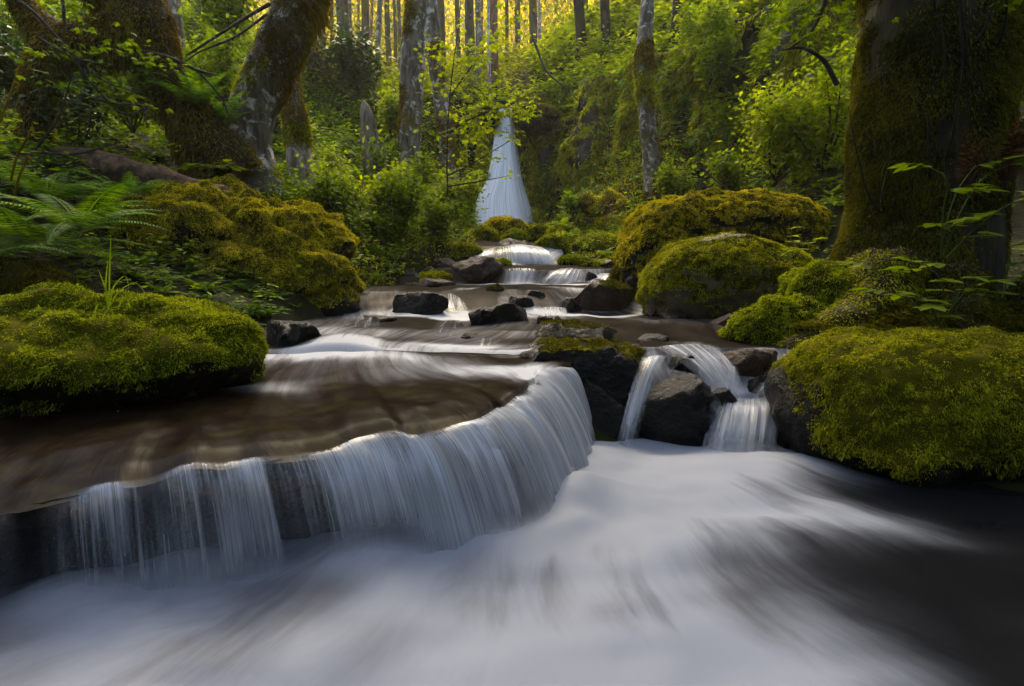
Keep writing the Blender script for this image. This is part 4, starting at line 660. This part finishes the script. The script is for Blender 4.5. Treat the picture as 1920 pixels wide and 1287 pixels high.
# trees of the plateau beyond the waterfall: photo x at the top and at the base, base y, width in photo px, distance, bark, label
FAR = [(320, 332, 110, 30, 17, 'bark_alder', 'grey trunk just right of the arching mossy tree'), (372, 362, 90, 13, 19, 'bark_far', 'thin brown trunk between the arching tree and leaning maple'),
       (598, 604, 138, 13, 31, 'bark_alder', 'pale grey trunk close beside the leaning maple on the plateau'), (641, 647, 136, 20, 27, 'bark_far', 'leafy trunk directly above the dark mound on the plateau'), (655, 661, 137, 10, 30, 'bark_alder', 'slim trunk touching the leafy trunk above the dark mound'),
       (682, 685, 145, 13, 27, 'bark_far', 'straight grey brown trunk with a sunlit left edge'), (713, 704, 152, 9, 29, 'bark_alder', 'slim greenish trunk leaning right against gold light'), (727, 731, 135, 9, 33, 'bark_far', 'narrow trunk left of the straight spotted alder'),
       (745, 750, 150, 7, 32, 'bark_alder', 'thin pale trunk brushing the left side of spotted alder'), (590, 588, 140, 5, 36, 'bark_red', 'very thin orange lit trunk near the leaning maple'), (673, 676, 135, 5, 38, 'bark_red', 'very thin sunlit trunk left of the straight grey brown trunk'),
       (738, 741, 134, 6, 38, 'bark_far', 'very thin brown trunk between the narrow and pale trunks'), (826, 832, 150, 12, 29, 'bark_far', 'brown trunk hidden behind the leaning alder'), (882, 884, 130, 16, 28, 'bark_far', 'broad dim trunk left of the reddish cedar trunk'),
       (893, 898, 160, 10, 26, 'bark_alder', 'grey trunk bending over the top of the waterfall'), (925, 926, 150, 15, 26, 'bark_red', 'reddish cedar trunk above the waterfall'), (918, 920, 172, 5, 25, 'bark_pale', 'thin pale trunk against the reddish cedar trunk'),
       (948, 950, 70, 6, 36, 'bark_far', 'thin trunk right of the reddish cedar in gold light'), (1000, 1002, 40, 13, 33, 'bark_far', 'short visible trunk at the top of the yellow slope'), (1013, 1014, 90, 5, 34, 'bark_pale', 'thin pale trunk on the yellow slope'),
       (1082, 1095, 98, 17, 25, 'bark_dark', 'dark mossy trunk reaching down the bright green slope'), (1098, 1101, 60, 8, 28, 'bark_far', 'slim trunk close behind the dark mossy slope trunk'), (1136, 1137, 75, 15, 24, 'bark_dark', 'dark leafy trunk above the cliff'), (1148, 1149, 50, 7, 28, 'bark_far', 'slim trunk right of the dark leafy cliff trunk'),
       (857, 861, 140, 8, 34, 'bark_far', 'dim slim trunk right of the leaning alder'), (905, 906, 100, 4, 40, 'bark_red', 'hair thin golden trunk above the waterfall'), (968, 970, 80, 9, 40, 'bark_far', 'hazy far trunk in the gold light right of cedar'), (622, 624, 135, 6, 38, 'bark_far', 'far thin trunk left of the leafy trunk'), (698, 697, 140, 5, 42, 'bark_red', 'far hair thin trunk between two grey trunks'), (1266, 1262, 40, 16, 19, 'bark_dark', 'dark trunk high above the cliff right of the mossy alder')]
for k, (xt, xb, yb, w, Y, bk, lb) in enumerate(FAR):
    r = w*.5*Y/F*1.02; b = P(xb, yb+12, Y); tp = P(xt, 0, Y); d = (tp-b)/max(tp[2]-b[2], .5); H = 24+(k*7) % 9; w3 = np.array([.12*math.sin(k*2.1), 0, 0])
    mid = b+d*min(H*.5, 8)+w3; end = b+d*8+np.array([d[0]*2, 0, H-8])
    tree('forest_tree', lb, [np.r_[b[:2], min(b[2], float(hT(b[0], b[1])[0])-.4)], b+(mid-b)*.4-w3, mid, (mid+end)/2, end], [r*1.2, r, r*.95, r*.75, r*.3], bk, 50, 14, .08, 1.6, 100+k, group='trees on the plateau beyond the waterfall', crownspec=(260, 4.0, .45, (0, 0, 0)), leafm='leaf_olive')
# far sunlit wood, read as one mass
def cloud(n, x0, x1, y0, y1, z0, z1, size, seed, thr=-.1, fr=.16):
    p = np.c_[rng.uniform(x0, x1, n*3), rng.uniform(y0, y1, n*3), rng.uniform(z0, z1, n*3)]; p = p[fbm(p*fr, 3, seed) > thr][:n]
    return kites(p, rng.normal(size=p.shape)+np.array([0, 0, -.3]), size*rng.uniform(.5, 1.4, len(p)), size*.6, .1)
kind(mk('forest', *cloud(60000, -45, 40, 56, 74, 13, 38, .55, 3, -.05), M['leaf_sunlit'], smooth=False), 'stuff')
kind(mk('foliage', *cloud(20000, -22, 22, 30, 50, 12.5, 26, .30, 5, .14, .3), M['leaf_olive'], smooth=False), 'stuff')
hx, hz = np.meshgrid(np.linspace(-160, 160, 80), np.linspace(0, 1, 40)); hy = 100+60*hz; hzz = 8+66*hz
kind(mk('hill', np.c_[hx.ravel(), hy.ravel(), (hzz+3*fbm(np.c_[hx.ravel()*.05, hy.ravel()*.05, hx.ravel()*0], 4, 2).reshape(hx.shape)).ravel()], grid_faces(40, 80), M['soil']), 'structure')
x = rng.uniform(-90, 90, 40000); u = rng.random(40000); p = np.c_[x, 100+60*u-rng.random(40000)*4, 8+66*u+rng.random(40000)*4]
kind(mk('forest', *kites(p, rng.normal(size=p.shape), 1.6*rng.uniform(.5, 1.4, len(p)), 1., .2), M['leaf_olive'], smooth=False), 'stuff')

# unseen gorge wood, added behind the camera to cut the sky light
an = rng.uniform(math.pi*.98, math.pi*2.02, 15000); rr = rng.uniform(11, 20, 15000); p = np.c_[rr*np.cos(an), rr*np.sin(an)+1, rng.uniform(-1, 9, 15000)]; p[:, 2] += np.abs(p[:, 0])*.25
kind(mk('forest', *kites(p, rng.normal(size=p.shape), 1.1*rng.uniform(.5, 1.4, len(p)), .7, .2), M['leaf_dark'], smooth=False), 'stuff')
# ------------------------------------------------------------------ individual plants
def fern(label, loc, L, nf, lo, hi, seed, mat='fern', T=FRl, name='sword_fern', group=None, az0=0, azr=6.28):
    o = empty(name, label, 'fern', tuple(loc), group); g = np.random.default_rng(seed)
    for k in range(nf):
        a = az0+azr*(k+.5)/nf+g.uniform(-.25, .25); el = g.uniform(lo, hi); R = (rotz([a])@rotz([g.uniform(-.2, .2)], [el], [-np.pi/2])); V, Fq = spread(T, np.zeros((1, 3)), R, np.array([L*g.uniform(.75, 1.1)]))
        mk('frond', V, Fq, M[mat], o, smooth=False)
    return o
def G(px, py, Y, dz=0): p = P(px, py, Y); return np.array([p[0], p[1], p[2]+dz])
fern('big sword fern arching over the left edge above the lime boulder', G(60, 470, 5.0), 1.15, 15, -.2, .4, 1)
fern('sword fern with long fronds hanging toward the golden boulder', G(150, 430, 5.3), 1.1, 15, -.2, .45, 2)
fern('lush sword fern just below the fallen log', G(90, 375, 6.4), 1.2, 15, -.1, .5, 3)
fern('low sword fern tucked in the far left corner behind the lime boulder', G(-20, 480, 4.4), .9, 13, -.2, .4, 4)
fern('small sword fern beside the end of the fallen log', G(240, 370, 6.9), .8, 12, -.1, .5, 5)
fern('drooping fern on the dark slope below the arching tree', G(370, 215, 9.0), 1.0, 10, .2, 1.0, 6, az0=-2.2, azr=2.6, T=FR)
fern('drooping fern at the foot of the leaning maple', G(415, 245, 9.3), .8, 8, .2, 1.0, 7, az0=-2.0, azr=2.2, T=FR)
fern('brown withered fern hanging on the giant trunk beside the shrub', G(1810, 360, 4.7), .55, 6, .9, 1.5, 8, 'dead', FR, az0=-2.4, azr=1.8)
fern('brown withered fern drooping at the right edge', G(1885, 350, 4.6), .6, 7, .9, 1.5, 9, 'dead', FR, az0=-2.6, azr=2.0)
fern('sword fern in deep shade right of the giant trunk', G(1900, 290, 5.6), .9, 12, -.1, .6, 10, T=FR)
fern('fern tuft right of the pointed snag on the slope', G(640, 300, 17), 1.3, 12, -.2, .5, 12, T=FR)
fern('fern between white trunk and the snag', G(620, 335, 14.5), 1.0, 12, -.2, .5, 13, T=FR)
# leafy shrubs of the left bank
def shrub(label, loc, h, n, leaf, mat, seed, name='shrub', group=None, spr=.55):
    o = empty(name, label, 'shrub', tuple(loc), group); g = np.random.default_rng(seed); parts = []
    for k in range(7):
        a = g.uniform(0, 6.28); l = h*g.uniform(.6, 1.05); tp = np.array([math.cos(a)*h*spr*g.uniform(.3, 1), math.sin(a)*h*spr*g.uniform(.3, 1), l]); q = [np.zeros(3), tp*.5+g.normal(0, .06, 3)*h, tp]
        V, Fs = tube(q, [.012*h+.004, .008*h+.002, .003], 10, 5); mk('stem', V, Fs, M['twig'], o)
        m = n//7; s = g.uniform(.3, 1.02, m)[:, None]; b = np.array(q[1])*2*s*(1-s)+tp*s*s+g.normal(0, .11*h, (m, 3)); d = g.normal(size=(m, 3)); d[:, 2] = d[:, 2]*.35-.25
        parts.append(kites(b, d, leaf*g.uniform(.6, 1.4, m), leaf*.62*g.uniform(.8, 1.2, m), leaf*.15, side=np.cross(d, np.array([0, 0, 1.])+g.normal(0, .35, (m, 3)))))
    V, Fq = cat(parts); mk('leaves', V, Fq[0], M[mat], o, smooth=False); return o
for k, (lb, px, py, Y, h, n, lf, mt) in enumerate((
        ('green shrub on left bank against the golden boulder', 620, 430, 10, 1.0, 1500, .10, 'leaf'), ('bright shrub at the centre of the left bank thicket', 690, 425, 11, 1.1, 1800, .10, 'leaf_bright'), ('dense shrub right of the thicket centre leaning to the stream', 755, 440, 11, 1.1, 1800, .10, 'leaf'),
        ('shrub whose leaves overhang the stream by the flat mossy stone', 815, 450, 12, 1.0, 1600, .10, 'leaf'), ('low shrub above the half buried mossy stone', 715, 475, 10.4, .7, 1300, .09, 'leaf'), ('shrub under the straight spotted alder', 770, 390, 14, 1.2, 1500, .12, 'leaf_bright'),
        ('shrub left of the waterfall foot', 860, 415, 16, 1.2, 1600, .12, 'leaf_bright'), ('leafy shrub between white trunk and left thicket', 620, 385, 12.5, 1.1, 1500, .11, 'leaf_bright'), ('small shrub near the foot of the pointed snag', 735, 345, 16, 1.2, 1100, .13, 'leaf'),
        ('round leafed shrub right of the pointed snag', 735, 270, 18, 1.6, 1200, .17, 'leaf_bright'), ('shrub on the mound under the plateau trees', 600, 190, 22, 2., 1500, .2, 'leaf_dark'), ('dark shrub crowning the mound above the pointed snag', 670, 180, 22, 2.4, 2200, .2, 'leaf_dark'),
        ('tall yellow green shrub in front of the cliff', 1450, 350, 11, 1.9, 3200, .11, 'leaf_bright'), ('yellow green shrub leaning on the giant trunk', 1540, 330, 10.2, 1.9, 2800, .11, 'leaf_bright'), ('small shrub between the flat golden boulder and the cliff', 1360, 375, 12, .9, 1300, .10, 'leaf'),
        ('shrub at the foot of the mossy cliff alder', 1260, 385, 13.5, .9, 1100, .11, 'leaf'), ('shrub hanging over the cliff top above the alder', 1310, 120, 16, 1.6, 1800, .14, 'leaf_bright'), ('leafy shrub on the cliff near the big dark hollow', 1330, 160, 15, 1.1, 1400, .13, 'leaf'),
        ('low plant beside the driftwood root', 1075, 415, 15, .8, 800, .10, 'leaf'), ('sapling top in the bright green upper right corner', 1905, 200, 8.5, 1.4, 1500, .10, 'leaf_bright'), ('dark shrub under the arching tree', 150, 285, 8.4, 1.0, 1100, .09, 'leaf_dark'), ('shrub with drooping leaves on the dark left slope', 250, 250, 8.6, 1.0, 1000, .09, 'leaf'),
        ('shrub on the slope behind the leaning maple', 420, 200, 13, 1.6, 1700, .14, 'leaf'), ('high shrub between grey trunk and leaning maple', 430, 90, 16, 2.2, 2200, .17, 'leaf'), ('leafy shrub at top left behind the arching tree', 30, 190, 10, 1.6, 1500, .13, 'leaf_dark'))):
    shrub(lb, G(px, py, Y), h, n, lf, mt, 200+k)
# vine maples in front of the waterfall: stem, twigs and layered palmate leaves
def vine_maple(label, sprays, stems, leaf, mat, seed, name='vine_maple'):
    b0 = np.asarray(stems[0][0], float); o = empty(name, label, 'small tree', tuple(b0)); g = np.random.default_rng(seed); parts = []
    for st in stems:
        V, Fs = tube(np.asarray(st)-b0, np.linspace(.022, .006, len(st)), 26, 6, .1, 6, seed); mk('stem', V, Fs, M['twig'], o)
    for (c, rx, n) in sprays:
        b = np.asarray(c)-b0+g.normal(size=(n, 3))*np.array([rx, rx, rx*.22]); a = g.uniform(0, 6.28, n)
        parts.append(spread(PALM, b, rotz(a, g.uniform(.1, .7, n), g.uniform(0, 6.28, n)), leaf*g.uniform(.7, 1.3, n)))
    V, Fq = cat(parts); mk('leaves', V, Fq[0], M[mat], o, smooth=False); return o
vine_maple('slender vine maple with bright leaf layers beside the waterfall', [(P(x, y, 13), r, n) for x, y, r, n in ((905, 95, .35, 60), (870, 120, .4, 70), (850, 165, .35, 60), (900, 175, .4, 70), (945, 175, .4, 80), (965, 205, .3, 60), (930, 200, .3, 50), (885, 215, .35, 60), (870, 255, .3, 45), (905, 240, .3, 45), (950, 252, .2, 16), (965, 262, .15, 14), (885, 290, .3, 36), (932, 297, .12, 8), (860, 320, .25, 25), (955, 330, .12, 7), (830, 90, .35, 40), (930, 60, .4, 60), (980, 215, .2, 30))],
           [pl((840, 370, 13), (838, 300, 13), (842, 200, 13), (850, 120, 13), (862, 30, 13), (866, -60, 13)), pl((842, 250, 13), (880, 225, 13), (930, 205, 13), (975, 200, 13)), pl((845, 180, 13), (880, 130, 13), (920, 80, 13)), pl((838, 330, 13), (880, 310, 13), (930, 280, 13), (960, 262, 13)), pl((838, 350, 13), (890, 342, 13), (955, 330, 13))], .17, 'leaf_bright', 4)
vine_maple('vine maple twigs with scattered leaves crossing the dark left corner', [(P(x, y, 7.6), r, n) for x, y, r, n in ((130, 8, .12, 12), (150, 95, .2, 25), (230, 80, .25, 35), (290, 120, .15, 14), (130, 95, .1, 12), (170, 160, .2, 18), (250, 190, .2, 18), (210, 240, .15, 12), (300, 110, .1, 8), (60, 110, .2, 16), (100, 155, .15, 12), (190, 210, .2, 14), (280, 270, .15, 12))],
           [pl((-20, -30, 7.6), (60, 20, 7.6), (130, 95, 7.6), (200, 155, 7.6), (265, 175, 7.6)), pl((115, -20, 7.4), (120, 40, 7.4), (118, 75, 7.4)), pl((130, 95, 7.6), (180, 165, 7.6), (240, 215, 7.6), (270, 205, 7.6)), pl((170, 185, 7.6), (220, 195, 7.6), (272, 205, 7.6), (270, 228, 7.6)), pl((50, 300, 7.6), (110, 220, 7.6), (135, 140, 7.6)), pl((60, 285, 7.4), (130, 290, 7.4), (220, 270, 7.4)), pl((70, 70, 7.5), (130, 105, 7.5), (220, 125, 7.5))], .12, 'leaf', 6)
vine_maple('leafy twigs hanging in front of the giant trunk top', [(P(x, y, 5.), r, n) for x, y, r, n in ((1500, 10, .2, 25), (1540, 30, .2, 25), (1590, 15, .2, 20), (1480, 60, .15, 12), (1880, 10, .2, 20), (1830, 30, .15, 12), (1560, 70, .12, 10))],
           [pl((1560, -60, 5.), (1545, 10, 5.), (1520, 60, 5.), (1475, 95, 5.)), pl((1570, 160, 5.), (1540, 110, 5.), (1500, 90, 5.), (1465, 95, 5.)), pl((1920, 0, 5.), (1870, 20, 5.), (1820, 35, 5.))], .10, 'leaf', 8)
# broad leaved plants in front of the giant trunk
def nleaf(l=1., w=.55, nseg=5):
    s = np.linspace(0, 1, nseg+1); ww = w*.5*np.sin(np.pi*s**.75)**.9; V = []; Q = []
    for a, b in zip(s, ww): V += [(a*l, -b*l, -.10*a*a*l-.04*b*0), (a*l, 0, -.10*a*a*l-.10*b*l), (a*l, b*l, -.10*a*a*l)]
    for k in range(nseg): Q += [[3*k, 3*k+1, 3*k+4, 3*k+3], [3*k+1, 3*k+2, 3*k+5, 3*k+4]]
    return np.array(V), np.array(Q)
LF = nleaf()
def leafy(label, stems, mat, seed, name, lsize, npair=2):
    b0 = np.asarray(stems[0][0], float); o = empty(name, label, 'plant', tuple(b0)); g = np.random.default_rng(seed)
    for st in stems:
        st = np.asarray(st)-b0; V, Fs = tube(st, np.linspace(.008, .003, len(st)), 22, 6); mk('stem', V, Fs, M['stem'], o); cv = spline(st, 40)
        for f in np.linspace(.35, 1, 4 if npair < 3 else 3):
            b = cv[min(39, int(f*39))]; az = g.uniform(0, 6.28) if f < 1 else math.atan2(cv[-1][1]-cv[-4][1], cv[-1][0]-cv[-4][0])
            ax = np.array([math.cos(az), math.sin(az), .15]); pl_ = lsize*1.3; pos, ang, sz = [b+ax*pl_], [az], [lsize*1.15]
            for q in range(1, npair+1):
                for sd in (-1, 1): pos.append(b+ax*pl_*(1-.38*q+.3)); ang.append(az+sd*g.uniform(.9, 1.25)); sz.append(lsize*g.uniform(.8, 1.05))
            n = len(pos); V, Fq = spread(LF, np.array(pos), rotz(ang, g.uniform(.0, .35, n), g.uniform(0, 6.28, n)), np.array(sz)); Vp, Fp = tube([b, b+ax*pl_], [.003, .002], 6, 5)
            mk('leaf_spray', V, Fq, M[mat], o, smooth=True); 
    return o
leafy('broad leaved salmonberry plant glowing green before the giant trunk', [pl((1760, 610, 4.3), (1740, 560, 4.3), (1700, 500, 4.25), (1640, 500, 4.2)), pl((1760, 610, 4.3), (1770, 560, 4.25), (1760, 520, 4.2), (1720, 485, 4.2)), pl((1765, 610, 4.3), (1800, 560, 4.2), (1830, 530, 4.15), (1860, 520, 4.1)), pl((1755, 615, 4.3), (1730, 590, 4.2), (1700, 560, 4.2), (1670, 548, 4.2)), pl((1770, 600, 4.3), (1800, 545, 4.3), (1800, 500, 4.3))], 'leaf', 3, 'berry_shrub', .13)
leafy('tall elder plant with drooping leaflets at right edge', [pl((1765, 480, 4.4), (1775, 420, 4.4), (1800, 350, 4.35), (1830, 310, 4.3)), pl((1770, 480, 4.4), (1800, 400, 4.3), (1850, 330, 4.25), (1890, 310, 4.2)), pl((1775, 485, 4.4), (1840, 420, 4.2), (1890, 385, 4.1), (1925, 375, 4.)), pl((1880, 560, 4.2), (1890, 500, 4.2), (1895, 460, 4.2)), pl((1765, 480, 4.4), (1768, 400, 4.3), (1770, 330, 4.2), (1745, 315, 4.2))], 'leaf', 5, 'elder_plant', .13, 3)
leafy('small leafy sprig on the yellow right hand boulder', [pl((1475, 490, 6.6), (1480, 460, 6.6), (1485, 430, 6.55)), pl((1475, 490, 6.6), (1500, 470, 6.5), (1515, 450, 6.5))], 'leaf_bright', 9, 'seedling', .10)
leafy('false lily plant with narrow leaves beside the leaning maple', [pl((395, 330, 8.6), (405, 310, 8.6), (420, 318, 8.6)), pl((395, 330, 8.6), (388, 312, 8.6), (372, 318, 8.6))], 'leaf_bright', 10, 'woodland_lily', .17)
# grass tuft and fiddleheads
def blade(pts, w, mat, parent, nm='blade'):
    c = spline(pts, 22); ww = w*np.sin(np.pi*np.linspace(.12, 1, 22))[:, None]*np.array([[1, .2, 0]]); mk(nm, np.concatenate([c-ww, c+ww]), np.array([[i, i+1, 23+i, 22+i] for i in range(21)]), M[mat], parent)
gr = empty('grass_tuft', 'tuft of curved grass blades growing on the lime green boulder', 'grass', tuple(P(200, 575, 3.2))); b0 = np.array(gr.location)
for q in (((205, 580), (205, 530), (207, 470), (208, 425)), ((203, 580), (200, 550), (190, 520), (182, 500)), ((206, 575), (215, 535), (235, 518), (243, 545)), ((206, 575), (225, 545), (255, 532), (280, 560)), ((200, 580), (185, 570), (178, 590), (180, 605)), ((203, 580), (195, 590), (192, 605), (196, 620)), ((207, 578), (212, 590), (210, 605), (215, 622)), ((202, 578), (198, 540), (200, 510), (203, 480)), ((208, 578), (222, 575), (228, 560), (232, 552))):
    blade([P(a, b, 3.15)-b0 for a, b in q], .0045, 'leaf', gr)
for k, (px, py, dx, Y, lb) in enumerate(((0, 190, 40, 5.2, 'highest of three curled fiddleheads at the left edge'), (20, 300, 38, 5.3, 'middle curled fiddlehead left of the arching tree limb'), (24, 350, 28, 5.3, 'lowest curled fiddlehead above the end of log'), (1865, 250, 20, 5., 'tallest pale fiddlehead at right edge'), (1905, 240, -12, 5., 'hooked fiddlehead in the upper right corner'))):
    top = (px+dx, py-(50 if k < 3 else 110)) if k != 0 else (28, 160); q = [P(px, py+40, Y), P(px+dx*.4, (py+top[1])/2+10, Y), P(top[0]-4, top[1]+4, Y), P(top[0], top[1]-6, Y), P(top[0]+6, top[1]-2, Y), P(top[0]+5, top[1]+6, Y), P(top[0]+1, top[1]+4, Y)]; b0 = q[0]
    o = mk('fiddlehead', *tube(np.array(q)-b0, [.010, .010, .010, .010, .009, .008, .006], 40, 7), M['dead' if k > 2 else 'moss_rust']); o.location = tuple(b0); tag(o, lb, 'fern shoot')
for lb, pts, r in (('bare dark branch leaning down across the bright slope', pl((1000, 75, 20), (1030, 140, 19.6), (1060, 165, 19.4), (1085, 190, 19.2)), .045), ('pale bare twig in front of the mound', pl((632, 165, 14), (625, 190, 14), (612, 225, 14), (575, 255, 13.8)), .018), ('thin fallen branch resting beside the right golden boulder', pl((1310, 310, 10), (1350, 345, 9.8), (1395, 380, 9.6)), .018), ('curved bare branch low on the slope left of snag', pl((600, 240, 14), (640, 250, 14), (670, 275, 14)), .014), ('bare twig hanging from ferns on the cliff', pl((1098, 185, 19), (1086, 210, 18.8), (1082, 240, 18.8), (1080, 262, 18.8)), .02), ('crooked bare twig by the mossy cliff alder', pl((1228, 262, 14.6), (1260, 240, 14.4), (1310, 238, 14.2)), .016)):
    V, Fs = tube(np.array(pts)-pts[0], np.linspace(r, r*.35, len(pts)), 30, 7, .15, 5, 4); o = mk('bare_branch', V, Fs, M['twig']); o.location = tuple(pts[0]); tag(o, lb, 'branch')

hz = NT('haze_air'); vp = hz.n('VolumePrincipled'); vp.inputs['Color'].default_value = (.95, .90, .72, 1); vp.inputs['Density'].default_value = .0009; vp.inputs['Anisotropy'].default_value = .3; hz.t.links.new(vp.outputs[0], hz.out.inputs[1])
bx = np.array([[a, b, c] for a in (-170, 170) for b in (-30, 170) for c in (-3.5, 90)], float)
kind(mk('haze', bx, np.array([[0, 1, 3, 2], [4, 6, 7, 5], [0, 4, 5, 1], [2, 3, 7, 6], [0, 2, 6, 4], [1, 5, 7, 3]]), hz.m, smooth=False), 'stuff')
# ------------------------------------------------------------------ light
EL, AZ = math.radians(50), math.radians(-10)   # sun behind the forest, a little to the left
w = bpy.data.worlds.new('World'); SC.world = w; w.use_nodes = True; nt = w.node_tree; bg = nt.nodes['Background']
sk = nt.nodes.new('ShaderNodeTexSky'); sk.sky_type = 'NISHITA'; sk.sun_disc = False; sk.dust_density = 4.; sk.ozone_density = .4; sk.sun_elevation = EL; sk.sun_rotation = AZ; nt.links.new(sk.outputs[0], bg.inputs[0]); bg.inputs[1].default_value = .15
sl = bpy.data.lights.new('sun', 'SUN'); sl.energy = 2.4; sl.angle = math.radians(28); sl.color = (1, .80, .50); so = bpy.data.objects.new('sun', sl); C.objects.link(so)
from mathutils import Vector
dirv = Vector((math.sin(AZ)*math.cos(EL), math.cos(AZ)*math.cos(EL), math.sin(EL))); so.rotation_euler = dirv.to_track_quat('Z', 'Y').to_euler()
SC.view_settings.view_transform = 'Standard'; SC.view_settings.look = 'None'; SC.view_settings.exposure = 2.15; SC.view_settings.gamma = 1
cy = SC.cycles; cy.max_bounces = 7; cy.diffuse_bounces = 3; cy.glossy_bounces = 3; cy.transmission_bounces = 4; cy.transparent_max_bounces = 16; cy.caustics_reflective = False; cy.caustics_refractive = False
cy.use_denoising = True; cy.sample_clamp_indirect = 6
